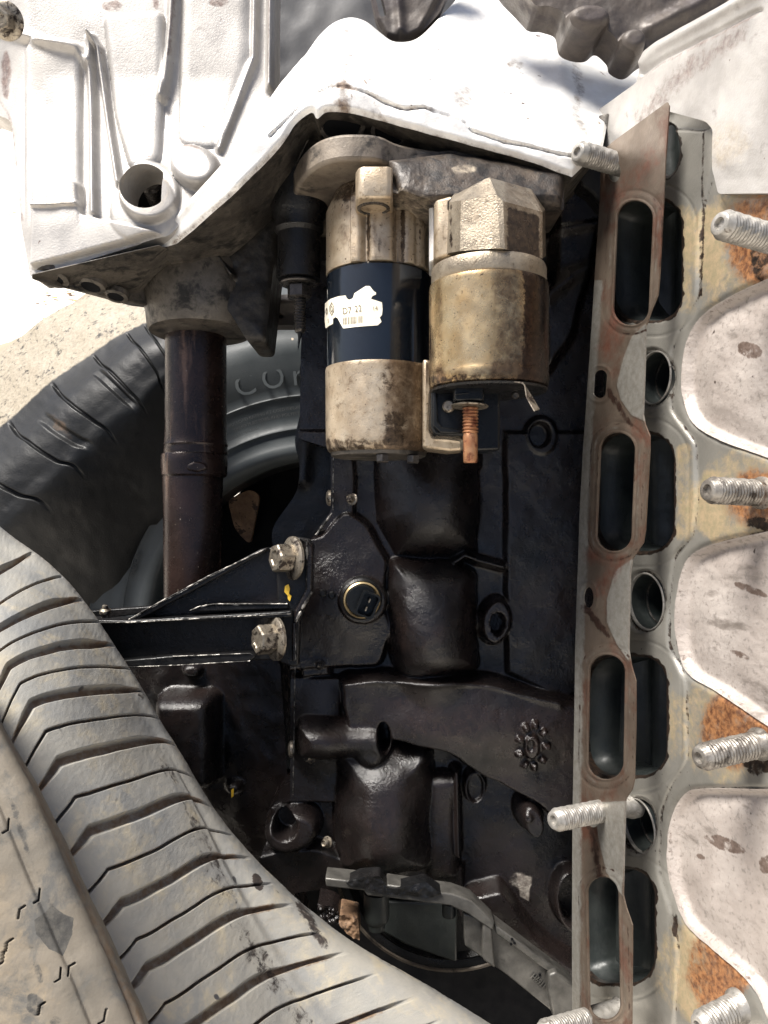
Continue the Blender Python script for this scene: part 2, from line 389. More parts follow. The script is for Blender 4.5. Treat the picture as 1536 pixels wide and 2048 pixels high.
m_rail = mat('grey_alloy_rail', (.045, .043, .039), (.11, .105, .095), 70, (.28, .5), .4, .3, 500, grime=((.045, .045, .04), 60, .55, .12))
m_rustm = mat('rusty_flaking_metal', (.10, .055, .032), (.24, .145, .08), 90, (.6, .8), .1, .9, 300, grime=((.04, .025, .018), 90, .55, .06))
m_web = mat('dark_crusty_alloy', (.018, .014, .012), (.085, .066, .05), 50, (.35, .6), .2, .8, 500, grime=((.012, .010, .009), 90, .46, .15), dark=((.02, .016, .013), (.05, .04, .03)), pale=((.45, .38, .28), (.30, .25, .19)))
m_crust = mat('baked_oil_crust', (.022, .015, .011), (.10, .07, .045), 240, (.2, .45), .3, .9, 700)
m_edge = mat('worn_bright_edge', (.10, .095, .085), (.32, .30, .27), 260, (.25, .45), .6, .4, 700, grime=((.012, .011, .010), 120, .44, .1))
m_dirt = mat('sandy_ground', (.66, .60, .51), (.74, .69, .61), 3, (.8, .95), 0, 0, 60, spec=.2, bd=.01)
m_leaf = mat('dry_leaf', (.35, .20, .07), (.48, .30, .12), 60, (.6, .8), 0, .3, 200)
m_brown = mat('brown_dirty_casting', (.04, .034, .031), (.11, .09, .075), 30, (.4, .6), .2, .5, 400, grime=((.05, .04, .04), 25, .5, .15))
# ================================================================ GROUND
gs = 40
V = [(-6, -2, 0), (6, -2, 0), (6, 12, 0), (-6, 12, 0)]
def ground():
    n = 90; xs = np.linspace(-20, 20, n); ys = np.linspace(-16, 40, n)
    V = [(x, y, .012 * math.sin(x * 3.1 + y * 1.7) * math.sin(y * 2.3 - x)) for y in ys for x in xs]
    Fc = [(j * n + i, j * n + i + 1, (j + 1) * n + i + 1, (j + 1) * n + i) for j in range(n - 1) for i in range(n - 1)]
    o = mk('ground', V, Fc, m_dirt); o['kind'] = 'structure'
    MODEL[o] = (LIFT @ W).inverted()
    rs = random.Random(3); LV = []; LF = []
    dirs = [(rs.uniform(55, 190), rs.uniform(585, 690)) for _ in range(44)] + [(rs.uniform(-30, 60), rs.uniform(225, 560)) for _ in range(8)] + [(rs.gauss(110, 16), rs.gauss(672, 12)) for _ in range(30)]
    for px, py in dirs:
        d = (LIFT @ W).to_3x3() @ Vector(((px - CX) / F, 1, (CY - py) / F)); p = Vector((0, 0, CAMH)) + d * (-CAMH / d.z)
        a = rs.uniform(0, 6.3); l = rs.uniform(.006, .014) * p.length / 1.8; w = l * .5; z = .02
        b = len(LV); u = Vector((math.cos(a), math.sin(a), rs.uniform(-.2, .2))); v = Vector((-math.sin(a), math.cos(a), 0))
        p.z = z
        LV += [p - u * l, p + v * w, p + u * l, p - v * w, p - u * l - Vector((0, 0, .001)), p + v * w + Vector((0, 0, .004))]
        LF += [(b, b + 1, b + 2), (b, b + 2, b + 3)]
    lf = mk('dry_leaves', LV, LF, m_leaf); MODEL[lf] = (LIFT @ W).inverted(); lf['kind'] = 'stuff'; lf['label'] = 'small dry brown leaves scattered on the sunlit sandy ground'; lf['category'] = 'leaves'
ground()

# ================================================================ ENGINE BLOCK (dark oily casting)
eb = thing('engine_block', 'oil-soaked black-brown cast iron engine block in the middle, below the starter motor', 'engine block', P(880, 1990, .68))
blk = rnd([(560, 300, 5), (1215, 300, 5), (1215, 2075), (1160, 2075), (1146, 1992), (1010, 1868), (950, 1822), (905, 1792), (790, 1758), (660, 1755), (560, 1766), (530, 1748), (526, 1700), (536, 1676, 20),
           (532, 1630, 30), (552, 1600, 20), (584, 1592, 4), (586, 1330, 3), (598, 1130), (628, 1072), (664, 1022), (664, 900), (600, 880), (604, 640)], 8)
def blk_h(X, Y):
    h = np.zeros_like(X); mm = .001
    wob = lambda s, a, k=1: (fbm(X, Y, s, 3, k) - .5) * a
    Xw = X + wob(90, 13); Yw = Y + wob(90, 13, 5)
    smx = lambda a, b, k=.0008: np.log(np.exp(np.clip(a / k, -50, 50)) + np.exp(np.clip(b / k, -50, 50))) * k
    # upper cylinder bulge behind the starter
    h = np.maximum(h, 16 * mm * dome(poly([(752, 860), (968, 860), (958, 1105), (900, 1116), (790, 1112), (752, 1040)])(Xw, Yw), 75))
    # lower cylinder bulge with its bright shoulder
    h = smx(h, 22 * mm * dome(poly(rnd([(772, 1112), (905, 1118), (952, 1140), (956, 1338), (800, 1345), (770, 1300)], 25))(Xw, Yw), 46))
    # left flange field round the sensor
    h = smx(h, 13 * mm * ins(poly(rnd([(560, 1066), (640, 1062), (672, 1022), (700, 1015), (742, 1040), (764, 1085), (782, 1120), (776, 1190), (790, 1260), (760, 1330), (560, 1345)], 15))(Xw, Yw), 13))
    h = np.maximum(h, 10 * mm * ins(poly([(560, 860), (708, 860), (716, 960), (712, 1060), (560, 1080)])(X, Y), 8))
    h = smx(h, 20 * mm * ins(ell(728, 1194, 52, 50)(X, Y), 10))
    # dark slot between bulge and deck
    h -= 9 * mm * ins(rbox(978, 1140, 26, 205, 12)(Xw, Y), 14)
    # rib on the deck
    h = smx(h, 15 * mm * ridge(pline(X, Y, [(905, 1122), (925, 1108), (948, 1117), (1000, 1131)]), 9))
    # threaded boss
    h = smx(h, 17 * mm * ins(ell(986, 1236, 37, 52, 6)(Xw, Yw), 14)); h -= 12 * mm * ins(ell(988, 1240, 15, 23)(X, Y), 3)
    h += .8 * mm * np.sin((X - 988) * .9 + (Y - 1240) * .25) * ins(ell(988, 1240, 18, 26)(X, Y), 3)
    # deck field right
    h = smx(h, 8 * mm * ins(poly([(1003, 860), (1230, 860), (1230, 1370), (1120, 1395), (1003, 1345)])(Xw, Y), 12))
    # oil gallery slab, diagonal
    h = smx(h, 21 * mm * ins(poly(rnd([(672, 1345), (760, 1330), (962, 1338), (1100, 1372), (1230, 1400), (1230, 1700), (1120, 1640), (1050, 1585), (960, 1545), (880, 1490), (800, 1470), (690, 1450)], 18))(Xw, Yw), 15))
    h += 2.2 * mm * ridge(pline(X, Y, [(700, 1340), (830, 1338), (960, 1345), (1100, 1385)]), 10)
    # lower left side wall field
    h = smx(h, 9 * mm * ins(poly([(560, 1340), (688, 1345), (690, 1600), (560, 1600)])(Xw, Y), 8))
    h = smx(h, 12 * mm * ins(poly([(590, 1300), (665, 1300), (668, 1352), (600, 1360)])(Xw, Yw), 12))
    # horizontal round boss with dark mouth
    h = smx(h, 26 * mm * dome(rbox(690, 1462, 96, 44, 22, 1)(X, Yw), 42)); h = smx(h, 25 * mm * dome(ell(742, 1474, 46, 52)(X, Y), 34))
    h -= 20 * mm * ins(ell(768, 1455, 13, 31, -4)(X, Y), 4)
    # vertical column
    h = smx(h, 25 * mm * dome(rbox(768, 1600, 98, 128, 30)(Xw, Yw), 80)); h = smx(h, 13 * mm * dome(rbox(880, 1640, 40, 110, 25)(Xw, Yw), 30))
    h = smx(h, 16 * mm * ridge(pline(X, Y, [(908, 1530), (912, 1690)]), 9))
    h = smx(h, 13 * mm * ins(ell(946, 1562, 26, 38)(X, Y), 8)); h -= 4 * mm * ins(ell(946, 1562, 17, 28)(X, Y), 3)
    # small boss with crescent
    h = smx(h, 24 * mm * ins(ell(1052, 1612, 30, 42, -18)(X, Y), 16)); h += 1.5 * mm * ridge(ell(1040, 1602, 5, 5)(X, Y), 4)
    # lug bottom left
    h = smx(h, 20 * mm * dome(ell(590, 1640, 58, 46, -15)(X, Y), 20)); h -= 22 * mm * ins(ell(578, 1626, 25, 26)(X, Y), 5)
    h = smx(h, 14 * mm * ins(poly(rnd([(500, 1690), (560, 1672), (640, 1668), (700, 1690), (760, 1745), (520, 1790)], 15))(Xw, Yw), 12))
    h = smx(h, 9 * mm * ins(poly([(690, 1700), (930, 1710), (930, 1800), (690, 1790)])(Xw, Yw), 14))
    # lower diagonal toward the rail, with ridge
    h = smx(h, 17 * mm * ins(poly(rnd([(930, 1760), (1000, 1745), (1060, 1830), (1150, 1900), (1150, 2010), (1000, 1880), (900, 1810)], 12))(Xw, Yw), 14))
    # water hole
    h = smx(h, 14 * mm * ins(ell(1136, 1782, 42, 66, -8)(X, Y), 9)); h -= 24 * mm * ins(ell(1138, 1778, 30, 52, -8)(X, Y), 5); h += 5 * mm * ridge(np.abs(ell(1138, 1778, 24, 45, -8)(X, Y)), 3)
    # swept web in upper right, behind the solenoid
    h = smx(h, 16 * mm * ins(poly(rnd([(1085, 380), (1215, 330), (1230, 420), (1195, 470), (1180, 560), (1140, 700), (1070, 790), (1060, 600), (1090, 560)], 30))(Xw, Yw), 22))
    h += 4 * mm * ridge(pline(X, Y, [(1080, 610), (1130, 570), (1185, 545)]), 14) + 3 * mm * ridge(pline(X, Y, [(1090, 485), (1190, 470)]), 9)
    h = smx(h, 9 * mm * ins(ell(1078, 875, 38, 45)(X, Y), 12)); h -= 7 * mm * ins(ell(1074, 872, 22, 26)(X, Y), 5)
    h = smx(h, 12 * mm * dome(ell(790, 935, 28, 42)(X, Y), 22))
    # date clock nubs
    for k in range(9):
        a = 2 * math.pi * k / 9; cx, cy = 1048 + 26 * math.cos(a), 1466 + 42 * math.sin(a)
        h += 4.5 * mm * ins(rbox(cx, cy, 7.5, 6, 2, math.degrees(a))(X, Y), 3)
    h += 3.5 * mm * ins(ell(1046, 1466, 15, 24)(X, Y), 3) - 2 * mm * ins(ell(1043, 1462, 8, 12)(X, Y), 2)
    cap = lambda cx, cy, rx, ry: np.clip(1 - ((X - cx) / rx) ** 2 - ((Y - cy) / ry) ** 2, 0, 1) ** 1.6
    h += 12 * mm * cap(862, 1255, 92, 150) + 9 * mm * cap(862, 1010, 105, 130) + 9 * mm * cap(765, 1625, 90, 140) + 4 * mm * cap(690, 1190, 100, 130) + 5 * mm * cap(960, 1440, 240, 90) + 5 * mm * cap(640, 1450, 60, 110)
    h += mm * (fbm(X, Y, 38, 3, 9) - .5) * 1.2 + mm * (fbm(X, Y, 110, 2, 19) - .5) * 3
    h *= 1.55
    return h
def blk_mask(X, Y):
    # rusty brown wash low on the block, pale dirt by the flange
    a = .55 * ins(poly([(700, 1350), (1150, 1380), (1150, 1560), (820, 1470)])(X, Y), 40) + .45 * ins(ell(820, 1250, 90, 60)(X, Y), 40) + .5 * ins(ell(770, 1620, 60, 90)(X, Y), 40) + .4 * ins(ell(1080, 1210, 80, 90)(X, Y), 40)
    b = ins(poly([(600, 300), (860, 300), (860, 360), (600, 380)])(X, Y), 20) * .6
    c = .42 * ins(ell(1040, 1755, 30, 22)(X, Y), 10)
    c = c + .62 * ins(poly([(1030, 1738), (1062, 1748), (1058, 1800), (1036, 1790)])(X, Y), 5)
    return a, b, c
relief('casting', eb, m_oil, blk, Depth(.670), h=blk_h, step=2.4, thick=.08, mask=blk_mask)
# small screws and plugs of the block
def tiny(px, py, d, r, m=m_bolt, ax=(.25, -.95, .1)):
    return lathe('screw', [(r * 1.5, 0), (r * 1.5, r * .35), (r, r * .5), (r * .97, r * 1.6), (r * .75, r * 1.9), (r * .5, r * 1.6), (0, r * 1.6)], m, eb, P(px, py, d), ax, 20)
for px, py, r in ((706, 999, .0033), (622, 1514, .0034), (656, 1684, .0032), (640, 1330, .0028)):
    tiny(px, py, .645, r, m_dkbolt if py == 1330 else m_bolt, (-.55, -.8, .15))
for px, py, hh in ((661, 996, .0085), (585, 1498, .0088)):
    lathe('core_plug', [(0, 0), (hh * .8, 0), (hh * .78, .002), (hh * .5, .0035), (0, .004)], m_bolt, eb, P(px, py, .647), (-1, -.12, 0), 32)
for px, py in ((646, 1186), (664, 1190)):
    lathe('casting_nub', [(.003, -.01), (.003, .0025), (.002, .0035), (0, .0035)], m_blk, eb, P(px, py, .64), (0, -1, 0), 16)
# sensor with two pins
sn = thing('oil_sensor', 'round black two-pin sensor in a brass-edged socket on the engine block', 'sensor', P(725, 1230, .63))
sc_c = P(722, 1197, .628); sax = Vector((.10, -1, -.06))
lathe('socket_ring', [(.017, -.012), (.017, .004), (.0152, .0055), (.0138, .004), (.0138, -.004)], m_blk, sn, sc_c, sax, 48)
lathe('brass_ring', [(.0148, .002), (.0148, .0065), (.0136, .0075), (.0128, .0065), (.0128, .002)], m_brass, sn, sc_c + Vector((.0004, 0, -.0003)), sax, 48)
lathe('sensor_body', [(.0126, -.006), (.0126, .009), (.0118, .0105), (0, .0105)], m_plast, sn, sc_c, sax, 40)
cx_, cy_, cz_ = ring_frame(sax)
def connector(cc, w, hh, roll, d0, d1, wall, nm, mt, par):
    ang = R(roll); ux = (cx_ * math.cos(ang) + cy_ * math.sin(ang)); uy = (-cx_ * math.sin(ang) + cy_ * math.cos(ang))
    def ringpts(w, hh, z, r=.0025):
        out = []
        for k, (sx, sy) in enumerate(((1, 1), (-1, 1), (-1, -1), (1, -1))):
            for j in range(4):
                a = (k * 90 + j * 30) * math.pi / 180
                out.append(cc + ux * (sx * (w - r) + r * math.cos(a)) + uy * (sy * (hh - r) + r * math.sin(a)) + cz_ * z)
        return out
    a, b, c, e = ringpts(w, hh, d0), ringpts(w, hh, d1), ringpts(w - wall, hh - wall, d1), ringpts(w - wall, hh - wall, d0 + .001)
    V = a + b + c + e; n = 16; Fc = []
    for s in range(3):
        for k in range(n): Fc.append((s * n + k, s * n + (k + 1) % n, (s + 1) * n + (k + 1) % n, (s + 1) * n + k))
    Fc.append(tuple(range(3 * n, 4 * n)))
    return mk(nm, V, Fc, mt, par, sharp=40), ux, uy
cc = sc_c + P(733, 1203, .62) - P(722, 1197, .62)
o_, ux, uy = connector(cc, .0074, .0100, 158, .008, .0175, .0012, 'connector_shell', m_plast, sn)
for s in (-1, 1):
    q = cc + uy * (.0036 * s) + cz_ * .009
    prism('pin', [q + ux * a + uy * b for a, b in ((-.0005, -.0016), (.0005, -.0016), (.0005, .0016), (-.0005, .0016))], [q + ux * a + uy * b + cz_ * .007 for a, b in ((-.0005, -.0016), (.0005, -.0016), (.0005, .0016), (-.0005, .0016))], m_bolt, sn, .0001)

# ================================================================ BELL HOUSING / GEARBOX (bright casting at the top)
gb = thing('gearbox_housing', 'big sunlit cast aluminium gearbox housing with a diagonal flange across the top left', 'gearbox housing', P(330, 560, .60))
cas = rnd([(-90, -90, 5), (552, -90, 5), (550, 10, 5), (549, 240, 5), (500, 300), (340, 470), (60, 556, 6), (42, 450), (22, 240, 12), (-90, 200)], 10)
def cas_d(X, Y):
    return .60 - .035 * sm(Y, 150, 480) + .03 * sm(-X, -60, 60)
def cas_h(X, Y):
    mm = .001; h = np.zeros_like(X)
    h += 7 * mm * dome(rbox(108, 300, 57, 215, 22, 0)(X + (Y - 100) * .0, Y), 16) * (1 - sm(Y, 330, 480))
    h += 10 * mm * ridge(pline(X, Y, [(-10, 60), (60, 78), (100, 92), (160, 104), (176, 130)]), 9)
    h += 12 * mm * ridge(pline(X, Y, [(182, 78), (188, 240), (190, 430)]), 6.5) + 12 * mm * ridge(pline(X, Y, [(184, 78), (200, 100), (222, 260), (240, 370)]), 5)
    h += 9 * mm * dome(poly(rnd([(206, 30), (332, 24), (330, 190), (322, 330), (262, 345), (232, 240)], 22))(X, Y), 18)
    h += 14 * mm * ridge(pline(X, Y, [(352, -90), (345, 60), (336, 150), (328, 200)]), 8)
    h += 6 * mm * dome(poly(rnd([(366, -90), (502, -90), (500, 130), (440, 300), (356, 290)], 26))(X, Y), 24)
    h += 9 * mm * ridge(pline(X, Y, [(512, -90), (508, 120), (460, 250), (440, 300)]), 7)
    h += 16 * mm * ridge(pline(X, Y, [(544, -90), (541, 180)]), 6)
    h = np.maximum(h, (13 * mm - .0001 * (X - 300) + .00006 * (Y - 390)) * ins(ell(302, 388, 60, 64)(X, Y), 8)); h += 5 * mm * dome(ell(288, 420, 66, 70, 30)(X, Y), 40)
    h *= .6
    h = np.maximum(h, 12 * mm * dome(ell(392, 338, 52, 42, 25)(X, Y), 18))
    h += 7 * mm * ins(poly(rnd([(70, 366), (165, 372), (166, 430), (330, 470), (64, 540)], 8))(X, Y), 5)
    h += 3 * mm * ridge(np.abs(poly(rnd([(70, 366), (165, 372), (166, 415), (100, 420), (70, 420)], 8))(X, Y)), 3)
    h += (fbm(X, Y, 90, 2, 2) - .5) * 1.2 * mm
    return h
def lambda_D(X, Y):
    return np.maximum(ell(296, 382, 46, 47)(X, Y), X - 330)
def cas_mask(X, Y):
    r = ins(ell(12, 150, 16, 55)(X, Y), 12) * .75 + .62 * ins(ell(225, 12, 25, 14)(X, Y), 6) + .65 * ins(ell(440, 10, 24, 12)(X, Y), 6) + .62 * ins(ell(312, 5, 9, 16)(X, Y), 5) + .6 * ridge(pline(X, Y, [(352, 0), (342, 120)]), 5)
    r = r + .55 * ridge(pline(X, Y, [(541, 0), (538, 170)]), 4) + .5 * ridge(pline(X, Y, [(0, 200), (22, 240), (45, 440)]), 5) + .6 * ins(ell(386, 305, 28, 8, 15)(X, Y), 5)
    d = ins(lambda_D(X, Y), 2) * 1.5  # inside of the bore painted black as shade
    p = .5 * ins(poly([(60, 360), (170, 360), (170, 440), (70, 440)])(X, Y), 20) + .55 * np.exp(-(np.abs(ell(296, 386, 46, 48)(X, Y)) / 7) ** 2) + .45 * ridge(pline(X, Y, [(75, 535), (320, 470)]), 12)
    return r, d, p
relief('gearbox_case', gb, m_alu3, cas, Depth(cas_d), holes=[lambda_D], h=cas_h, step=2.6, thick=.03, mask=cas_mask)
relief('bore_shade', gb, m_void, spl([(240, 330), (350, 325), (355, 440), (245, 440)], 4), Depth(.635), step=6, thick=.01)  # flat black sheet painted as the shade deep in the bore
lathe('bore_plug', [(.0075, -.02), (.0075, .0), (.006, .002), (0, .002)], m_dkbolt, gb, P(303, 372, .62), (0, -1, .3), 20)
# main bell: face + flange, one casting
bell = np.concatenate([spl([(312, 497), (345, 440), (420, 355), (482, 285), (540, 196), (566, 160), (602, 116), (648, 62), (690, 40), (728, 42), (760, 62), (792, 80), (835, 72), (880, 30), (925, -20), (960, -90)], 5, False),
                       np.array([(1350, -90), (1350, 190), (1222, 214), (1208, 290), (1146, 350)]),
                       spl([(1140, 347), (1040, 314), (940, 287), (850, 262), (770, 240), (710, 225), (655, 221), (634, 234), (622, 222), (590, 245), (560, 290), (482, 370), (405, 440), (352, 486)], 5, False)])
seam = [(540, 272), (575, 236), (612, 196), (660, 174), (700, 176), (735, 186), (760, 200), (800, 216), (815, 218), (850, 215), (900, 232), (932, 246), (945, 262), (1010, 284), (1060, 292), (1145, 314)]
def bell_d(X, Y):
    s = np.interp(X, [300, 540, 612, 660, 735, 850, 945, 1145, 1400], [470, 268, 200, 176, 186, 215, 258, 314, 380])
    return .53 + .16 * np.clip(s - Y - 4, 0, 400) / 330 + .05 * sm(-X, -480, -300)
def bell_h(X, Y):
    mm = .001
    h = -3.0 * mm * ridge(pline(X, Y, seam) + 2.5 * (fbm(X, Y, 14, 2, 3) - .5), 2.6)
    h += 3 * mm * ridge(pline(X, Y, [(345, 446), (482, 291), (566, 166), (606, 122)]), 9)
    h += 5 * mm * ridge(pline(X, Y, [(690, -20), (700, 130)]), 60) + 3 * mm * ridge(pline(X, Y, [(1120, 90), (1140, 300)]), 24)
    h += (fbm(X, Y, 70, 3, 6) - .5) * 3 * mm
    h -= 3 * mm * (1 - ins(poly(bell)(X, Y), 10))
    return h
def bell_mask(X, Y):
    r = .50 * ridge(pline(X, Y, [(695, 70), (700, 120), (688, 165), (690, 215)]), 15) + .55 * ridge(pline(X, Y, seam), 5.5) + .5 * ridge(pline(X, Y, [(1150, 130), (1160, 180), (1150, 230), (1172, 268)]), 14)
    r = r + .46 * ins(ell(1030, 130, 26, 18)(X, Y), 14) + .42 * ins(ell(925, 190, 30, 40)(X, Y), 20) + .5 * ridge(pline(X, Y, [(650, 222), (760, 240), (940, 287), (1140, 345)]), 6) + .4 * ridge(pline(X, Y, [(655, 205), (760, 225)]), 12)
    r = r + .55 * ridge(pline(X, Y, [(345, 488), (482, 368), (560, 288), (600, 243)]), 6)
    return r, 0 * X, 0.45 * ridge(pline(X, Y, [(345, 446), (482, 291), (566, 166)]), 12)
relief('bell_flange', gb, m_alu, bell, Depth(bell_d), h=bell_h, step=2.8, thick=.085, mask=bell_mask, wall_mat=m_alu2)  # side walls use the darker aluminium
# lower left lug with two bolt holes, seen from below
lugf = [P(60, 552, .565), P(312, 492, .55), P(345, 500, .56)]
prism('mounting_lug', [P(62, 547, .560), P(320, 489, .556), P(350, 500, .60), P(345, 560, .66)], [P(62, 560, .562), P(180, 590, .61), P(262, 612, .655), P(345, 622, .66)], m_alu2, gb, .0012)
ln = (P(180, 590, .61) - P(62, 560, .562)).cross(P(320, 500, .565) - P(62, 560, .562)).normalized()
if ln.z > 0: ln = -ln
for px, py, d, r in ((104, 554, .575, .0085), (182, 570, .592, .0075), (232, 590, .612, .0065)):
    lathe('bolt_hole', [(r * 1.5, -.003), (r * 1.45, .0015), (r, .0022), (r * .95, -.0015), (0, -.0018)], m_alu2, gb, P(px, py, d), (-.08, -.30, -.95), 32)
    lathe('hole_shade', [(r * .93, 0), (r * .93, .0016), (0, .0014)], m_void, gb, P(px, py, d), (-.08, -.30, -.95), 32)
# holes in the underside of the bell flange
for px, py, d, rx in ((683, 243, .545, .014), (780, 262, .548, .011), (1000, 318, .56, .010)):
    c = P(px, py, d)
    lathe('flange_hole', [(rx * 1.25, 0), (rx * 1.22, .0012), (rx, .0018), (rx * .97, -.004), (0, -.004)], m_alu2, gb, c, (0, -.55, -.84), 36)
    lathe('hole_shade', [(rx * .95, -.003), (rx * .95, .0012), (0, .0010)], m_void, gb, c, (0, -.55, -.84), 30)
# output boss around the shaft
def boss_rf(t, r, z): return r * (1 + .05 * math.cos(t * 1 - 1) + (.03 * math.sin(5 * t) if z > .03 else 0))
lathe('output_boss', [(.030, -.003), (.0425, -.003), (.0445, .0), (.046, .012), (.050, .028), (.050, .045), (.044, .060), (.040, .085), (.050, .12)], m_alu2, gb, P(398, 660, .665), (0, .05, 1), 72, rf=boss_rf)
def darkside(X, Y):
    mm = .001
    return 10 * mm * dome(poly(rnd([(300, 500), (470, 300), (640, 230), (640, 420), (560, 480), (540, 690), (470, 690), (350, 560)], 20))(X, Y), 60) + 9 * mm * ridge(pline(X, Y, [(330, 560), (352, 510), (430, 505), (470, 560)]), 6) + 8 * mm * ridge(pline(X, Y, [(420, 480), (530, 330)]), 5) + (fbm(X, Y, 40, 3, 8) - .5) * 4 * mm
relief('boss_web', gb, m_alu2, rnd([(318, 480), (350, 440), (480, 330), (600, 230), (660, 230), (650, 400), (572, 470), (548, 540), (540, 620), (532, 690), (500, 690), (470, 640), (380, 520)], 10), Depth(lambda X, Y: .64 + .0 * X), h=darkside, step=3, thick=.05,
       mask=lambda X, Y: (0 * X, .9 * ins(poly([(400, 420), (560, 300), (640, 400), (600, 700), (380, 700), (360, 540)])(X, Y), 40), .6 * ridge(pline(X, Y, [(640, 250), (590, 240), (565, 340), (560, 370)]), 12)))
# cast web left of the starter flange (dirty bright)
prism('stiffening_rib', [P(566, 268, .585), P(632, 236, .56), P(626, 262, .56), P(592, 330, .575), P(566, 372, .59)], [P(560, 290, .66), P(632, 262, .66), P(640, 300, .66), P(600, 360, .66), P(560, 400, .66)], m_alu2, gb, .002)
# bolt top left corner
bt = thing('gearbox_bolt', 'small pale flanged bolt at the extreme top left corner of the housing', 'bolt', P(15, 60, .57))
hexbolt('bolt_head', m_bolt, bt, P(14, 42, .575), (-.1, -.75, -.35), .0085, .012, 1.55, .3)
# dark recess and hanging hardware behind the housing
rc = thing('rear_cover', 'dull grey panel coloured dark as shade behind the top of the housing notch', 'panel', P(700, 200, .8))
relief('cover_panel', rc, mat('dull_grey_sheet', (.05, .05, .052), (.085, .083, .083), 12, (.5, .7), .1, .3, 200), rnd([(520, -120), (1000, -120), (1000, 90), (800, 160), (560, 260), (520, 200)], 10), Depth(.76), step=6, thick=.02, h=lambda X, Y: (fbm(X, Y, 120, 3) - .5) * .012)  # colour darkened to paint the notch as a shaded gap
hb = thing('hanging_bracket', 'rounded tan bracket with a slot hanging into the top edge above the housing', 'bracket', P(790, 70, .52))
tb = relief('bracket_plate', hb, m_brown, rnd([(722, -110), (935, -110), (880, 20), (842, 62), (800, 80, 30), (772, 70, 20), (752, 36)], 14), Depth(.62), step=2.5, thick=.012, holes=(rbox(757, -8, 7, 42, 6, -14),),
            h=lambda X, Y: .004 * ridge(pline(X, Y, [(790, -100), (800, 60)]), 10) + .003 * (fbm(X, Y, 50, 3, 1) - .5) - .004 * (1 - ins(poly([(722, -110), (935, -110), (842, 62), (800, 80), (772, 70), (752, 36)])(X, Y), 8)))
# ================================================================ STUD AND NUT LEFT OF THE STARTER
st = thing('starter_stud', 'dark greasy hanging stud with washer and nut left of the starter motor', 'stud', P(597, 690, .60))
sx = P(598, 600, .60)
def Z(py, d): return (CY - py) / F * d
def onaxis(px, d, py): return Vector(((px - CX) / F * d, d, Z(py, d)))
lathe('spacer', [(.0165, Z(560, .6)), (.0165, Z(470, .6)), (.019, Z(462, .6)), (.019, Z(440, .6)), (.021, Z(432, .6)), (.023, Z(400, .6)), (.023, Z(350, .6))], m_blk, st, (sx.x, .6, 0), (0, 0, 1), 40)
lathe('washer', [(0, 0), (.0145, 0), (.0150, .001), (.0145, .0022), (0, .0022)], m_dkbolt, st, onaxis(598, .6, 570), (0, 0, 1), 40)
lathe('nut', [(.0085, 0), (.0098, .0012), (.0098, .0095), (.0085, .0105), (0, .0105)], m_dkbolt, st, onaxis(599, .6, 598), (0, 0, 1), 6, smooth=False, roll=.3)
lathe('thread', [(0, -.0265), (.0035, -.0265)] + threads(.0049, -.025, .004, .0023, .0009), m_dkbolt, st, onaxis(600, .6, 597), (0, 0, 1), 28)
tube('oil_drip', [onaxis(600, .6, 662), onaxis(599, .6, 676), onaxis(596, .6, 700)], [.0022, .0012, .0003], m_blk, st, 8)
# ================================================================ STARTER MOTOR
class Cyl:
    """vertical cylinder as a base surface"""
    def __init__(s, px, d, r): s.c = ((px - CX) / F * d, d); s.r = r
    def __call__(s, X, Y):
        dx = (X - CX) / F; dz = (CY - Y) / F; cx, cy = s.c
        A = dx * dx + 1; B = -2 * (dx * cx + cy); C = cx * cx + cy * cy - s.r ** 2
        t = (-B - np.sqrt(np.maximum(B * B - 4 * A * C, 0))) / (2 * A)
        p = np.stack([dx * t, t, dz * t], -1); n = np.stack([(p[..., 0] - cx) / s.r, (p[..., 1] - cy) / s.r, 0 * t], -1)
        return p, n
def textmesh(s, ext=0, res=3):
    cu = bpy.data.curves.new('t', 'FONT'); cu.body = s; cu.extrude = ext; cu.resolution_u = res; cu.align_x = 'CENTER'; cu.align_y = 'CENTER'
    o = bpy.data.objects.new('t', cu); col.objects.link(o); dg = bpy.context.evaluated_depsgraph_get(); dg.update()
    me = bpy.data.meshes.new_from_object(o.evaluated_get(dg))
    V = np.array([v.co[:] for v in me.vertices]); Fc = [tuple(p.vertices) for p in me.polygons]
    bpy.data.objects.remove(o); bpy.data.curves.remove(cu); bpy.data.meshes.remove(me)
    return V, Fc
def text_on(name, s, base, px, py, sx, sy, ang, mt, parent, lift=.0002, ext=0, bend=None):
    V, Fc = textmesh(s, .5 if ext else 0)
    a = R(ang); x = V[:, 0] * sx; y = -V[:, 1] * sy
    X = px + x * math.cos(a) - y * math.sin(a); Y = py + x * math.sin(a) + y * math.cos(a)
    p, n = base(X, Y); h = lift + (V[:, 2] + .5) * ext if ext else lift
    return mk(name, p + n * (h[:, None] if ext else h), Fc, mt, parent, smooth=False)
sm_ = thing('starter_motor', 'grimy starter motor with glossy black band and torn white label under the bright flange', 'starter motor', P(757, 900, .58))
mc = Vector(((757 - CX) / F * .58, .58, 0)); MR = .0392
zt = lambda py, d: (CY - py) / F * d
def flute(t, r, z):
    t = (t + math.pi) % (2 * math.pi) - math.pi; D = math.degrees(t)
    k = 1.0
    if -30 < D < 75: k += .055 * min(1, (D + 30) / 2)
    k -= .13 * math.exp(-((D + 13) / 4.5) ** 2) + .17 * math.exp(-((D - 22) / 5.5) ** 2) + .05 * math.exp(-((D - 43) / 3.2) ** 2) + .04 * math.exp(-((D - 60) / 4) ** 2)
    return r * k
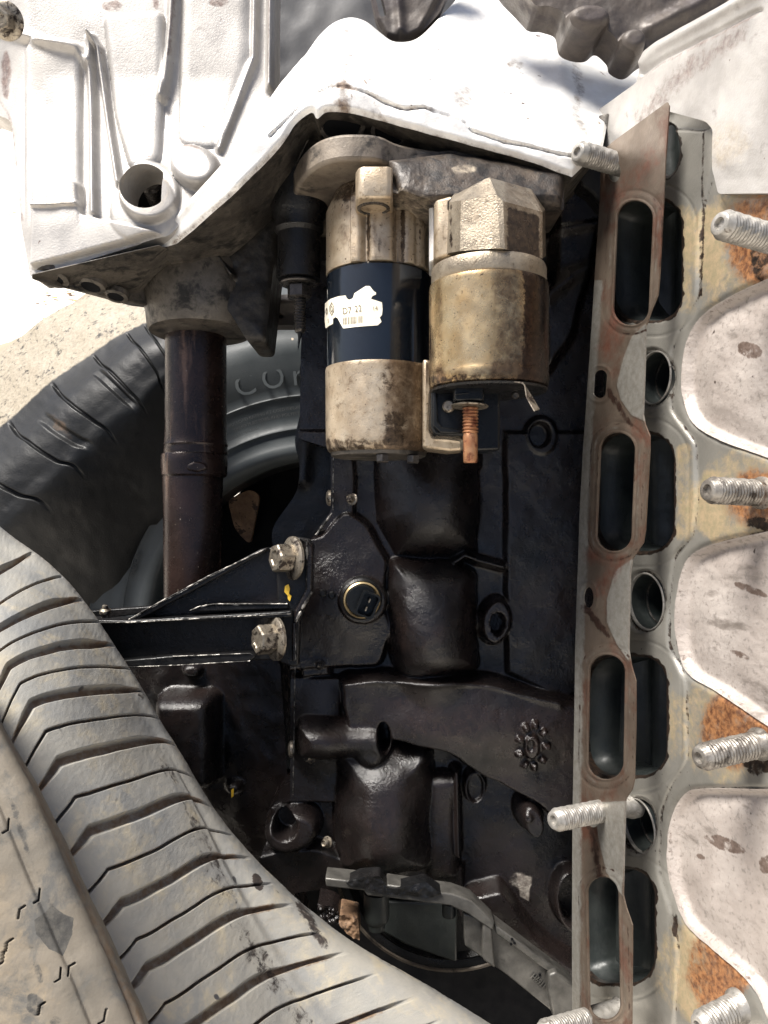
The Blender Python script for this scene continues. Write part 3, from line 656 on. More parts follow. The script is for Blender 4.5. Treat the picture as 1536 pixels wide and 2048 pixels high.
lathe('nose_housing', dens([(MR * .99, .176), (MR, .1775), (MR, .2), (MR, .222), (MR * .8, .24)]), m_beige, sm_, mc, seg=288, rf=flute, tint=lambda X, Y: (.5 * ridge(X - 745, 14) + .5 * ridge(X - 790, 10) + .45 * ins(ell(690, 470, 20, 30)(X, Y), 10), .66 * ridge(X - 737, 5.5) + .72 * ridge(X - 806, 6.5) + .6 * sm(-Y, -425, -392) + .5 * ridge(X - 840, 4)))  # brown streaks, plus shade painted in the flutes and under the flange
lathe('yoke', [(MR * .985, .104), (MR * .985, .1745), (MR * .95, .176)], m_yoke, sm_, mc, seg=160)
bump_rf = lambda t, r, z: r * (1 + (.012 if abs(((t + math.pi) % (2 * math.pi) - math.pi) - .98) < .3 else 0))
lathe('end_housing', dens([(MR * .6, .0435), (MR * .9, .0435), (MR * .965, .0455), (MR * 1.0, .0500), (MR * 1.005, .053), (MR * 1.015, .1050), (MR * 1.005, .1068), (MR * .9, .107)]), m_beige, sm_, mc, seg=200, tint=lambda X, Y: (.75 * sm(X, 748, 790) + .3 * sm(Y, 850, 880), .62 * ins(ell(790, 850, 34, 40)(X, Y), 20) + .55 * sm(Y, 868, 884) + .45 * ins(ell(775, 760, 20, 36)(X, Y), 12)))  # brown stains, plus painted shade towards the right and bottom
ob = sm_
lathe('end_cap', [(MR * .3, .0405), (MR * .84, .0405), (MR * .90, .0415), (MR * .92, .0440), (MR * .5, .045)], m_alu2, sm_, mc, seg=96)
for px, d in ((765, .548), (826, .556)):
    lathe('through_bolt', [(0, -.0055), (.0042, -.0055), (.0048, -.0045), (.0048, 0), (0, 0)], m_dkbolt, sm_, Vector(((px - CX) / F * d, d, .0405)), seg=6, smooth=False)
# web joining motor and solenoid (right of the end housing)
slab('side_web', [(846, 717), (868, 722), (862, 800), (858, 858), (872, 876), (940, 884), (985, 893), (900, 903), (846, 896)], .548, .03, m_beige, sm_, .002)
# label and its print
cyl = Cyl(757, .58, MR * .985 + .00012)
lab = np.array([(650.8, 607), (656, 602), (663, 597.5), (677, 593), (691.5, 591), (693, 596), (698, 600), (704, 598), (707, 595), (709, 587), (715, 583), (724, 577), (732, 572), (740, 572.5), (744, 578), (748, 583), (752, 585), (752, 589), (745, 592), (741.5, 598), (752, 601), (764, 605), (765, 618), (764, 630), (759.5, 635), (763, 644), (755.6, 650.6), (735, 652), (710, 654), (687, 657), (682, 648), (676, 636.5), (671, 634), (666, 638), (666, 647.5), (658, 652), (652, 657), (650.5, 640)])
relief('label', sm_, m_label, lab, cyl, h=lambda X, Y: .0003 + .0003 * (fbm(X, Y, 8, 2) - .5), step=1.3, thick=.0002)
cyl2 = Cyl(757, .58, MR * .985 + .00055)
for s, x, y, a_, b_ in (('D7', 694, 622, 15, 19), ('22', 716.5, 618, 15, 19), ('14', 750, 617, 11, 12), ('S', 657, 642, 6, 11)):
    text_on('print', s, cyl2, x, y, a_, b_, -6, m_ink, sm_)
def flatpx(name, polys, base, mt, parent, lift=.0001):
    V = []; Fc = []
    for pl in polys:
        b = len(V); A = np.array(pl, float); p, n = base(A[:, 0], A[:, 1]); V += [Vector(q) for q in p + n * lift]; Fc.append(tuple(range(b, b + len(pl))))
    return mk(name, V, Fc, mt, parent, smooth=False)
bars = []; x = 686.0
for w in (1, .7, 1.4, .8, 1.6, .8, 1.3, .8, 1.0, 1.2, .7, .6, .9, 1.1, .9, 1.5):
    y0 = 635 - (x - 686) * .10; bars.append([(x, y0), (x + w, y0), (x + w, y0 + 15 - (x - 686) * .02), (x, y0 + 15)]); x += w + random.choice((1.2, 1.6, 2.4))
flatpx('barcode', bars, cyl2, m_ink, sm_)
def diam(cx, cy, a, b, t):
    o = [(cx, cy - b), (cx + a, cy - b * .35), (cx + a, cy + b * .35), (cx, cy + b), (cx - a, cy + b * .35), (cx - a, cy - b * .35)]
    i = [(cx + (x - cx) * t, cy + (y - cy) * t) for x, y in o]
    return [[o[k], o[(k + 1) % 6], i[(k + 1) % 6], i[k]] for k in range(6)]
flatpx('emblem', diam(663.5, 618, 4.6, 14, .78) + diam(663.5, 618, 2.3, 7.5, .6) + diam(653.5, 623, 1.8, 8, .5), cyl2, m_ink, sm_)
# mounting flange across the top
fl = [(577, .64), (581, .595), (600, .555), (632, .532), (670, .522), (715, .520), (760, .523), (800, .535), (880, .545), (980, .548), (1060, .56), (1100, .59), (1100, .66), (580, .68)]
fs = spl([(p[0], p[1] * 1000) for p in fl[:12]], 4, False)
plan('mounting_flange', [(a, b / 1000) for a, b in fs] + fl[12:], zt(322, .522), zt(269, .522), m_flange, sm_, .0025)
plan('lower_flange', [(600, .64), (612, .585), (640, .560), (700, .548), (760, .545), (860, .55), (900, .56), (900, .66)], zt(338, .55), zt(322, .522) + .0004, m_flange, sm_, .002)
# crusty sloping web between flange and solenoid
def web_h(X, Y): return .010 * dome(poly([(772, 325), (900, 310), (1130, 345), (1120, 420), (870, 415), (800, 392)])(X, Y), 26) + (fbm(X, Y, 50, 3, 4) - .5) * .003 + (fbm(X, Y, 9, 2, 8) - .5) * .0009 * ins(poly([(776, 340), (860, 340), (880, 410), (776, 395)])(X, Y), 20)
relief('crusted_web', sm_, m_web, rnd([(776, 318), (900, 300), (1000, 320), (1128, 345), (1128, 420), (930, 425), (872, 412), (852, 404), (805, 388), (785, 386), (776, 372)], 5), Depth(lambda X, Y: .535 + .02 * (X - 776) / 350 - .00025 * np.clip(Y - 320, 0, 80)), h=web_h, step=2, thick=.04,
       mask=lambda X, Y: (0 * X, .5 * ins(ell(1010, 340, 100, 30)(X, Y), 30), .62 * ins(ell(925, 352, 32, 16)(X, Y), 12) + .5 * ridge(pline(X, Y, [(782, 380), (800, 386), (860, 405)]), 5)))
# bolt lug with threaded hole below
lugp = [(711, .56), (711, .523), (716, .517), (724, .514), (778, .514), (786, .517), (787, .56)]
plan('bolt_lug', lugp, zt(398, .516), zt(333, .516), m_beige, sm_, .0022)
lathe('lug_bore', [(.0115, -.001), (.0112, .0006), (.0092, .001), (.0085, -.001), (0, -.001)], m_dkbolt, sm_, Vector(((747 - CX) / F * .532, .532, zt(398, .516))), (0, 0, -1), 32)
# saddle between motor and solenoid
plan('saddle', [(868, .56), (868, .512), (872, .507), (905, .50), (905, .56)], zt(520, .51), zt(402, .51), m_beige, sm_, .002)
plan('saddle_rib', [(858, .56), (858, .528), (868, .524), (868, .56)], zt(522, .525), zt(400, .525), m_alu, sm_, .0012)
lathe('cap_screw', [(.0062, 0), (.0062, .004), (.0052, .0052), (0, .0052)], m_dkbolt, sm_, Vector(((914 - CX) / F * .492, .492, zt(402, .48))), (0, 0, 1), 24)
# solenoid
sc2 = Vector(((977 - CX) / F * .50, .50, 0)); SR = .0383
lathe('solenoid_body', dens([(SR * .7, .0785), (SR * .93, .0785), (SR * .985, .0800), (SR * 1.005, .083), (SR * 1.01, .0865), (SR * 1.0, .089), (SR, .1435), (SR * .99, .1452), (SR * .9, .1455)]), m_sol, sm_, sc2, seg=200, tint=lambda X, Y: (.62 * sm(X, 955, 1010) + .5 * sm(Y, 715, 750) + .5 * ridge(X - 880, 9), .9 * sm(X, 1030, 1062) + .5 * sm(Y, 738, 755)))  # brown stains, with the right side painted dark as shade
lathe('solenoid_rim', [(SR * .5, .0765), (SR * .90, .0765), (SR * .965, .0772), (SR * .98, .0785), (SR * .94, .0795)], m_blk, sm_, sc2, seg=96)
lathe('solenoid_collar', [(SR * .9, .1455), (SR * .95, .1458), (SR * .965, .147), (SR * .965, .1545), (SR * .945, .1568), (SR * .8, .157)], m_solcap, sm_, sc2, seg=128)
# faceted cap
base_r = [(893, 512, .503), (897, 506, .482), (920, 502, .470), (985, 497, .4625), (1000, 496, .4615), (1010, 498, .4615), (1085, 517, .483), (1092, 512, .52), (1085, 500, .545), (900, 500, .545)]
wall_r = [(897, 404, .503), (899, 404, .482), (922, 401, .470), (976, 391, .4655), (994, 391, .4630), (1006, 402, .4620), (1085, 424, .485), (1090, 420, .52), (1085, 410, .545), (905, 395, .545)]
ridg_r = [(905, 392, .505), (908, 391, .492), (925, 386, .482), (970, 358, .478), (979, 355, .4775), (983, 356, .4775), (1062, 378, .494), (1064, 380, .515), (1060, 378, .535), (915, 380, .535)]
V = []
for rr_ in (base_r, wall_r, ridg_r): V += [P(*q) for q in rr_]
n = 10; Fc = [(s * n + k, s * n + (k + 1) % n, (s + 1) * n + (k + 1) % n, (s + 1) * n + k) for s in range(2) for k in range(n)] + [tuple(range(2 * n, 3 * n)), tuple(range(n - 1, -1, -1))]
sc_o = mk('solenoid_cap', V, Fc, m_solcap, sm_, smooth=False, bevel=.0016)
retint(sc_o, 12, lambda X, Y: (.6 * sm(X, 1000, 1015) + .4 * ins(ell(940, 430, 30, 30)(X, Y), 14), (.85 * sm(X, 1008, 1020) * (1 - sm(X, 1074, 1084)) * sm(Y - (X - 1006) * .26, 404, 416) + .5 * ridge(X - 902, 5) * (Y > 410))))  # right facet painted darker than the front
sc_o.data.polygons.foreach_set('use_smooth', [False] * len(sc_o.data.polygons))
pf = [P(930, 420, .4672), P(985, 407, .4632), P(985, 480, .4632), P(930, 490, .4672)]
# terminals
tc = Vector(((938 - CX) / F * .486, .486, 0))
hexp = [(-.0105, -.004), (-.0095, -.0085), (.0055, -.0095), (.0085, -.008), (.0098, .002), (.008, .009), (-.008, .009)]
zA, zB = zt(801, .477), .0735
prism('terminal_block', [tc + Vector((a, b, zA)) for a, b in hexp], [tc + Vector((a, b, zB + .004)) for a, b in hexp], m_plast, sm_, .001)
prism('moulded_mark', [P(910, 790, .4762), P(937, 787, .4762), P(937, 784, .4762), P(910, 787, .4762)], [P(910, 790, .481), P(937, 787, .481), P(937, 784, .481), P(910, 787, .481)], m_plast, sm_, .0003)
text_on('moulded_number', '6', Depth(.4762), 944, 781, 9, 9, 8, m_plast, sm_, 0, .0006)
lathe('terminal_washer', [(0, 0), (.0112, 0), (.0118, .0006), (.0112, .0012), (0, .0012)], m_bolt, sm_, tc + Vector((.0005, .001, zt(810, .477))), (.03, .06, 1), 40)
lathe('terminal_stud', [(0, zt(925, .483)), (.0040, zt(925, .483)), (.0045, zt(922, .483)), (.0047, zt(870, .483))] + threads(.0051, zt(866, .483), zt(812, .483), .0021, .0008), m_cu, sm_, tc + Vector((.001, .001, 0)), (0, 0, 1), 36)
sp = [P(998, 765, .47), P(1020, 762, .468), P(1043, 766, .466), P(1047, 770, .466), P(1057, 795, .463), P(1073, 822, .460)]
w2 = Vector((.0005, .0065, .001)); V = []
for i, q in enumerate(sp):
    wv = w2 * (1.0 if i < 4 else .8) + Vector((.0035 if i > 3 else 0, 0, .001)); tt = Vector((.0006, 0, .0007))
    V += [q - wv * .5, q + wv * .5, q + wv * .5 + tt, q - wv * .5 + tt]
Fc = [(i * 4 + k, i * 4 + (k + 1) % 4, i * 4 + 4 + (k + 1) % 4, i * 4 + 4 + k) for i in range(5) for k in range(4)] + [(0, 1, 2, 3), (23, 22, 21, 20)]
mk('spade_terminal', V, Fc, m_bolt, sm_, smooth=False, bevel=.0002)
for x, y in ((1012, 772), (1030, 790)):
    lathe('rivet', [(.0025, 0), (.0025, .002), (.0016, .003), (0, .003)], m_dkbolt, sm_, P(x, y, .495), (0, -1, -.2), 16)
# black connector body behind the copper terminal
slab('insulator_block', [(872, 758), (1000, 758), (1000, 800), (1000, 900), (930, 902), (928, 872), (868, 870), (862, 852), (862, 770)], .50, .03, m_plast, sm_, .0015)
slab('insulator_lip', [(866, 764), (874, 764), (876, 842), (884, 854), (930, 858), (930, 868), (880, 866), (866, 852)], .497, .008, m_plast, sm_, .001)
lathe('small_screw', [(.004, 0), (.004, .003), (.003, .0042), (0, .0042)], m_bolt, sm_, P(898, 814, .499), (-.2, -1, .1), 18)

# ================================================================ SHAFT
sh = thing('drive_shaft', 'brown oily steel shaft tube hanging from the gearbox boss down behind the bracket', 'shaft', P(388, 1380, .68))
s0 = Vector(((392 - CX) / F * .68, .68, 0)); s1 = Vector(((386 - CX) / F * .68, .68, 0))
lathe('upper_tube', [(.0275, zt(905, .66)), (.0278, zt(900, .66)), (.0272, zt(893, .66)), (.0272, zt(889, .66)), (.0278, zt(886, .66)), (.0270, zt(882, .66)), (.0266, zt(870, .66)), (.0262, zt(600, .66)), (.02, zt(590, .66))], m_shaft, sh, s0, seg=96)
lathe('collar', [(.0268, zt(952, .66)), (.0282, zt(948, .66)), (.0286, zt(925, .66)), (.0284, zt(908, .66)), (.0276, zt(905, .66))], m_shaft, sh, (s0 + s1) / 2, seg=96)
lathe('lower_tube', [(.024, zt(1300, .66)), (.0246, zt(1290, .66)), (.0254, zt(1000, .66)), (.0260, zt(955, .66)), (.026, zt(950, .66))], m_shaft, sh, s1, seg=96)
prism('weld_lump', [P(372, 930, .651), P(388, 922, .650), P(410, 926, .651), P(418, 938, .652), P(395, 945, .651), P(374, 942, .651)], [P(372, 930, .665), P(388, 922, .665), P(410, 926, .665), P(418, 938, .665), P(395, 945, .665), P(374, 942, .665)], m_shaft, sh, .002)
# dark axle housing below the bracket
ax = thing('axle_housing', 'black oily casting with a rounded glossy shoulder below the bracket', 'axle housing', P(380, 1700, .74))
relief('housing_shell', ax, m_oil, rnd([(250, 1320), (560, 1320), (590, 1800), (640, 1990), (250, 1900)], 15), Depth(.735), step=4, thick=.06,
       h=lambda X, Y: .038 * dome(rbox(383, 1470, 63, 95, 26)(X, Y), 30) + .012 * ins(ell(470, 1570, 18, 14)(X, Y), 8) + .004 * (fbm(X, Y, 40) - .5) + .012 * ins(ell(388, 1338, 22, 16)(X, Y), 10))
flatpx('rust_chip', [[(462, 1580), (468, 1576), (467, 1592), (463, 1596)]], Depth(.718), m_yel, ax)
# black sheet added to stand for shade, and hose behind
bk = thing('shade_backing', 'added black sheet standing for the deep shade behind the shaft and bracket', 'panel', P(350, 1800, .95))
relief('shade_sheet', bk, m_void, rnd([(330, 1010), (470, 1000), (560, 860), (700, 800), (900, 900), (1250, 1600), (1250, 2200), (250, 2200), (150, 1500), (-80, 1300), (-80, 1060), (120, 1000)], 30), Depth(.97), step=8, thick=.02, h=lambda X, Y: .02 * (fbm(X, Y, 160) - .5))
relief('rust_patch', bk, m_rustm, rnd([(455, 1000), (500, 978), (520, 990), (512, 1030), (500, 1090), (470, 1060)], 12), Depth(.955), step=4, thick=.01, h=lambda X, Y: .006 * (fbm(X, Y, 20) - .5))
ws = thing('wavy_cover', 'black wavy-edged plate hanging in shade between the grey sidewall and the starter motor', 'cover', P(630, 1100, .70))
relief('cover_plate', ws, m_blk, spl([(612, 560), (680, 540), (760, 600), (760, 1090), (640, 1085), (600, 1110), (560, 1120), (545, 1060), (592, 985), (600, 930), (590, 880), (606, 800), (600, 740), (616, 680)], 6), Depth(.685), step=4, thick=.012,
       h=lambda X, Y: .006 * ridge(pline(X, Y, [(622, 640), (612, 760), (618, 840), (606, 960)]), 14) + .002 * (fbm(X, Y, 40) - .5))
ps = thing('dark_boss', 'dark oily flange boss in the gap between gearbox and starter stud', 'boss', P(560, 660, .72))
relief('boss_shell', ps, m_brown, rnd([(520, 600), (540, 592), (600, 588), (610, 650), (520, 650)], 10), Depth(.73), step=3, thick=.02, h=lambda X, Y: .006 * ridge(Y - 606, 14) - .01 * ins(ell(552, 631, 14, 5)(X, Y), 3), mask=None)

ls = thing('lower_shade_backing', 'flat black sheet added as deep shade behind the grey rail and pulley', 'panel', P(900, 2190, .8))
relief('lower_shade_sheet', ls, m_void, rnd([(520, 1640), (1250, 1640), (1250, 2300), (480, 2300)], 30), Depth(.79), step=8, thick=.02, h=lambda X, Y: .01 * (fbm(X, Y, 160) - .5))  # added sheet whose black stands for the shade below the block
# ================================================================ BRACKET
br = thing('support_bracket', 'black greasy triangular bracket with bright worn edges bolted to the left of the block', 'bracket', P(420, 1330, .59))
D0 = .60
slab('channel_web', [(160, 1244), (300, 1242), (572, 1222), (590, 1232), (592, 1318), (520, 1320), (240, 1332), (120, 1330)], .612, .012, m_blk, br, .001)
slab('lower_lip', [(236, 1322), (345, 1312), (500, 1306), (512, 1312), (500, 1322), (345, 1332), (238, 1338)], .600, .018, m_blk, br, .0009)
slab('upper_lip', [(165, 1240), (258, 1241), (560, 1224), (582, 1222), (584, 1233), (560, 1236), (262, 1247), (165, 1247)], .598, .022, m_blk, br, .0009)
slab('gusset_web', [(262, 1238), (520, 1102), (545, 1094), (592, 1096), (592, 1225)], .622, .006, m_oil, br, .0008)
slab('gusset_edge', [(258, 1240), (280, 1226), (520, 1099), (532, 1096), (534, 1103), (522, 1108), (300, 1228), (268, 1243)], .606, .022, m_blk, br, .001)
def edge(pts, d, r=.0008):
    q = []
    for (x0, y0), (x1, y1) in zip(pts[:-1], pts[1:]):
        m = max(2, int(math.hypot(x1 - x0, y1 - y0) / 6)); q += [(x0 + (x1 - x0) * k / m, y0 + (y1 - y0) * k / m) for k in range(m)]
    q.append(pts[-1]); tube('worn_edge', [P(x, y, d) for x, y in q], [r * random.uniform(.45, 1.2) for _ in q], m_edge, br, 8)
edge([(258, 1239), (300, 1215), (420, 1151), (532, 1098)], .6052)
edge([(165, 1246), (262, 1245), (420, 1236), (582, 1228)], .5972, .0007)
edge([(380, 1221), (402, 1212), (432, 1208), (575, 1208)], .6045, .0007)
edge([(345, 1313), (500, 1307)], .5995, .0006); edge([(238, 1335), (345, 1331), (500, 1322)], .5995, .0005)
edge([(600, 1078), (613, 1084), (614, 1120)], .6035, .0014); edge([(614, 1120), (612, 1180)], .6035, .0006); edge([(624, 1184), (604, 1218), (592, 1244)], .603, .0013)
edge([(592, 1248), (591, 1320)], .6055, .0006); edge([(632, 1070), (664, 1026)], .6405, .0013); edge([(667, 900), (666, 1020)], .6405, .0005); edge([(590, 1334), (586, 1590)], .6405, .0005)
slab('inner_ledge', [(376, 1222), (400, 1212), (430, 1209), (575, 1207), (578, 1218), (400, 1224)], .605, .022, m_blk, br, .0012)
slab('wall_plate', [(552, 1130), (560, 1092), (592, 1074), (618, 1078), (627, 1090), (625, 1180), (606, 1222), (600, 1240), (597, 1332), (582, 1334), (560, 1325), (556, 1235)], .610, .012, m_blk, br, .0015)
slab('edge_strip', [(600, 1078), (612, 1080), (626, 1096), (624, 1186), (603, 1222), (592, 1246), (584, 1242), (590, 1220), (610, 1182), (612, 1104)], .604, .012, m_oil, br, .0016)
slab('lower_strip', [(584, 1244), (593, 1244), (592, 1322), (584, 1324)], .606, .010, m_oil, br, .0012)
slab('rear_rail', [(180, 1222), (360, 1208), (370, 1216), (190, 1240)], .64, .01, m_blk, br, .001)
pm = np.array([(570, 1172), (577, 1168), (580, 1178), (578, 1187), (583, 1192), (580, 1203), (576, 1198), (575, 1190), (569, 1184)])
relief('paint_mark', br, m_yel, pm, Depth(.6088), step=1.5, thick=.0003, h=lambda X, Y: .0008 + .0008 * (fbm(X, Y, 6) - .5))
for px, py, d, rr_ in ((588, 1116, .607, .0118), (553, 1277, .601, .0118)):
    t = thing('bracket_bolt', 'bright flanged bolt at the %s of the black bracket' % ('upper corner, beside the yellow paint mark' if py < 1200 else 'lower edge, below the yellow paint mark'), 'bolt', P(px, py, d), 'bolts holding the black bracket')
    hexbolt('bolt_head', m_bolt, t, P(px, py, d), (-.82, -.56, .02), rr_, .017, 1.45, .2 if py < 1200 else .5)
t = thing('bleed_screw', 'tiny bright stacked screw on the left end of the black bracket beside the tyre', 'screw', P(212, 1240, .62))
lathe('screw_body', [(.0052, 0), (.0052, .002), (.0034, .0034), (.0034, .0055), (.0046, .0065), (.0046, .009), (.0026, .0105), (.002, .013), (0, .0132)], m_bolt, t, P(212, 1242, .615), (0, -.2, 1), 24)

# ================================================================ TYRES
def cr(A, u):
    n = len(A); i = np.clip(np.floor(u).astype(int), 0, n - 2); t = (u - i)[:, None, None] if A.ndim == 3 else (u - i)[:, None]
    g = lambda k: A[np.clip(i + k, 0, n - 1)]
    a, b, c, d = g(-1), g(0), g(1), g(2)
    a = np.where((i == 0).reshape(-1, *[1] * (A.ndim - 1)), 2 * b - c, a); d = np.where((i == n - 2).reshape(-1, *[1] * (A.ndim - 1)), 2 * c - b, d)
    return .5 * ((2 * b) + (c - a) * t + (2 * a - 5 * b + 4 * c - d) * t * t + (3 * b - a - 3 * c + d) * t ** 3)
def loft(name, parent, mt, st, nu, nv, disp=None, mask=None, label=None):
    """st[u][v] = (px, py, depth) control net; disp(U, V, pix) -> metres, pix = pixel position of each point"""
    A = np.array([[list(P(*q)) for q in row] for row in st])
    u = np.linspace(0, len(st) - 1, nu); v = np.linspace(0, len(st[0]) - 1, nv)
    B = cr(A, u); C = cr(np.swapaxes(B, 0, 1), v); C = np.swapaxes(C, 0, 1)
    du = np.gradient(C, axis=0); dv = np.gradient(C, axis=1); n = np.cross(du, dv); n /= np.linalg.norm(n, axis=-1, keepdims=True) + 1e-12
    cen = C[nu // 2, nv // 2]
    if n[nu // 2, nv // 2].dot(cen) > 0: n = -n
    U, Vv = np.meshgrid(u, v, indexing='ij')
    X = C[..., 0] / C[..., 1] * F + CX; Y = CY - C[..., 2] / C[..., 1] * F
    if disp is not None: C = C + n * disp(U, Vv, X, Y)[..., None]
    idx = np.arange(nu * nv).reshape(nu, nv)
    Q = np.stack([idx[:-1, :-1], idx[1:, :-1], idx[1:, 1:], idx[:-1, 1:]], -1).reshape(-1, 4)
    if n[nu // 2, nv // 2].dot(np.cross(du, dv)[nu // 2, nv // 2]) < 0: Q = Q[:, ::-1]
    m4 = np.zeros((nu * nv, 4), np.float32); m4[:, 3] = 1
    if mask is not None:
        for k, c in enumerate(mask(U, Vv, X, Y)): m4[:, k] = c.ravel()
    return mk(name, C.reshape(-1, 3), Q, mt, parent, masks=m4, label=label)
# --- foreground tyre: v = 0 hidden back of sidewall, 1 silhouette, 2 shoulder, 3 crown, 4 kink, 5 left, 6 beneath the next tyre
t1 = thing('front_tyre', 'dusty grey tyre with slanted tread grooves curving from the left edge to the bottom centre', 'tyre', P(560, 2100, .45))
S = [
 [(-60, 900, .74), (-120, 960, .60), (-150, 1000, .55), (-200, 1060, .50), (-280, 1130, .48), (-360, 1210, .47), (-420, 1260, .50)],
 [(60, 990, .74), (6, 1058, .60), (-20, 1095, .55), (-70, 1150, .50), (-140, 1230, .47), (-210, 1320, .46), (-260, 1400, .49)],
 [(190, 1080, .73), (134, 1162, .59), (108, 1180, .54), (50, 1225, .49), (-20, 1290, .46), (-90, 1390, .445), (-130, 1460, .47)],
 [(310, 1230, .72), (246, 1318, .58), (222, 1328, .53), (150, 1352, .48), (60, 1400, .45), (-20, 1500, .435), (-60, 1570, .46)],
 [(400, 1400, .71), (340, 1474, .565), (305, 1474, .52), (226, 1514, .47), (140, 1568, .44), (42, 1632, .425), (-5, 1710, .45)],
 [(490, 1560, .70), (440, 1634, .555), (380, 1625, .505), (300, 1688, .46), (218, 1752, .43), (120, 1798, .415), (72, 1868, .44)],
 [(590, 1690, .69), (545, 1752, .545), (450, 1775, .49), (368, 1850, .45), (290, 1926, .42), (192, 1972, .405), (140, 2045, .43)],
 [(720, 1800, .68), (690, 1874, .535), (535, 1930, .48), (452, 2012, .44), (372, 2098, .41), (274, 2146, .395), (222, 2218, .42)],
 [(880, 1880, .67), (860, 1976, .525), (640, 2080, .47), (560, 2165, .43), (482, 2252, .40), (380, 2304, .385), (330, 2370, .41)],
 [(1060, 1990, .66), (1040, 2090, .515), (760, 2240, .46), (680, 2325, .42), (600, 2415, .39), (500, 2465, .375), (440, 2530, .40)]]
G1 = [(60, 1098, 1), (120, 1143, 0), (161, 1192, 1), (197, 1236, 0), (227, 1282, 1), (253, 1332, 0), (288, 1374, 1), (312, 1430, 0), (344, 1479, 1), (373, 1545, 0), (410, 1598, 1), (439, 1662, 0), (468, 1713, 1), (500, 1774, 0), (534, 1818, 1), (572, 1884, 0), (608, 1935, 1), (648, 1996, 0), (700, 2060, 1), (750, 2110, 0)]
for row in S: row[0] = (row[1][0] - 30, row[1][1] + 45, .72)
SA = np.array([[list(q) for q in row] for row in S], float)
uu = np.linspace(0, 9, 1801); shl = cr(SA[:, 1:3, :2], uu)
GU = []
for gx, gy, wide in G1:
    v15 = shl[:, 0] * .35 + shl[:, 1] * .65
    k = np.argmin(np.hypot(v15[:, 0] - gx, v15[:, 1] - gy)); GU.append((uu[k], wide))
def tread(U, V, X, Y):
    h = np.zeros_like(U)
    lead = np.where(V < 4, (V - 1.6) / 2.4, 1 - (V - 4) / 1.35)      # kinked grooves
    Ul = U + .36 * np.clip(lead, -.3, 1.2) + .012 * (fbm(X, Y, 30, 2) - .5)
    edge_r = sm(V, 1.25, 1.55)
    for gu, wide in GU:
        d = np.abs(Ul - gu)
        if wide:
            w = .030 + .045 * sm(V, 1.5, 2.4) * (1 - sm(V, 4.1, 4.55)); h -= .0042 * (1 - sm(d, w * .5, w * .92)) * edge_r * (1 - sm(V, 4.35, 4.75))
        else:
            h -= .0050 * (1 - sm(d, .008, .022)) * edge_r * (1 - sm(V, 5.15, 5.4))
    step = .0028 * sm(V, 1.75, 1.9); h += step * sm(U, 4.0, 5.2)
    h += .0012 * (fbm(X, Y, 60, 3, 3) - .5) + .00022 * (fbm(X * 2, Y, 9, 2, 3) - .5)
    return h
def tread_mask(U, V, X, Y):
    lead = np.where(V < 4, (V - 1.6) / 2.4, 1 - (V - 4) / 1.35); Ul = U + .36 * np.clip(lead, -.3, 1.2)
    r = np.zeros_like(U)
    for gu, wide in GU:
        d = np.abs(Ul - gu); r = np.maximum(r, (.72 if wide else .62) * (1 - sm(d, .02, .075 if wide else .02)) * sm(V, 1.3, 1.6) * (1 - sm(V, 4.5, 5.0)))
    dk = .8 * ins(ell(515, 1764, 11, 20, -20)(X, Y), 3) + .62 * ridge(pline(X, Y, [(600, 1810), (650, 1890)]), 15) + .5 * ridge(pline(X, Y, [(730, 1890), (900, 1990)]), 16) + .6 * ins(ell(282, 1392, 9, 12)(X, Y), 4)
    dk = dk + .42 * sm(V, 1.85, 2.0) * (1 - sm(V, 2.1, 2.7)) * sm(U, 3.8, 4.4)
    p = .34 * sm(V, 4.3, 5.0) + .30 * ins(ell(560, 1880, 60, 90, -40)(X, Y), 50) + .3 * ins(ell(350, 1840, 60, 120, 30)(X, Y), 50)
    return r, dk, p
loft('tread', t1, m_tyre, S, 1500, 230, tread, tread_mask)
# --- nearer tyre in the bottom left corner
t2 = thing('corner_tyre', 'muddy tan tyre in the bottom left corner with a raised rib', 'tyre', P(60, 2100, .36))
S2 = [[(10, 1270, .50), (-45, 1350, .42), (-66, 1365, .385), (-104, 1390, .375), (-174, 1420, .37), (-354, 1500, .36)],
      [(60, 1400, .50), (12, 1462, .41), (-12, 1474, .378), (-51, 1502, .368), (-116, 1542, .362), (-306, 1622, .35)],
      [(140, 1540, .49), (78, 1578, .40), (48, 1590, .370), (2, 1612, .360), (-60, 1650, .355), (-250, 1740, .345)],
      [(215, 1690, .48), (148, 1722, .39), (112, 1735, .362), (62, 1758, .352), (0, 1790, .348), (-200, 1880, .338)],
      [(290, 1850, .47), (222, 1878, .38), (182, 1892, .355), (130, 1915, .345), (66, 1950, .340), (-150, 2040, .33)],
      [(360, 1990, .46), (288, 2030, .37), (246, 2045, .348), (192, 2068, .338), (126, 2100, .333), (-90, 2200, .32)],
      [(420, 2130, .45), (350, 2180, .36), (305, 2195, .340), (250, 2220, .330), (182, 2250, .326), (-30, 2350, .31)]]
for row in S2: row[0] = (row[1][0] - 24, row[1][1] + 14, .50)
sip = [(14, 1660), (46, 1815), (76, 1800), (20, 1882), (118, 1958), (145, 1930), (3, 1925), (86, 2008), (205, 2042)]
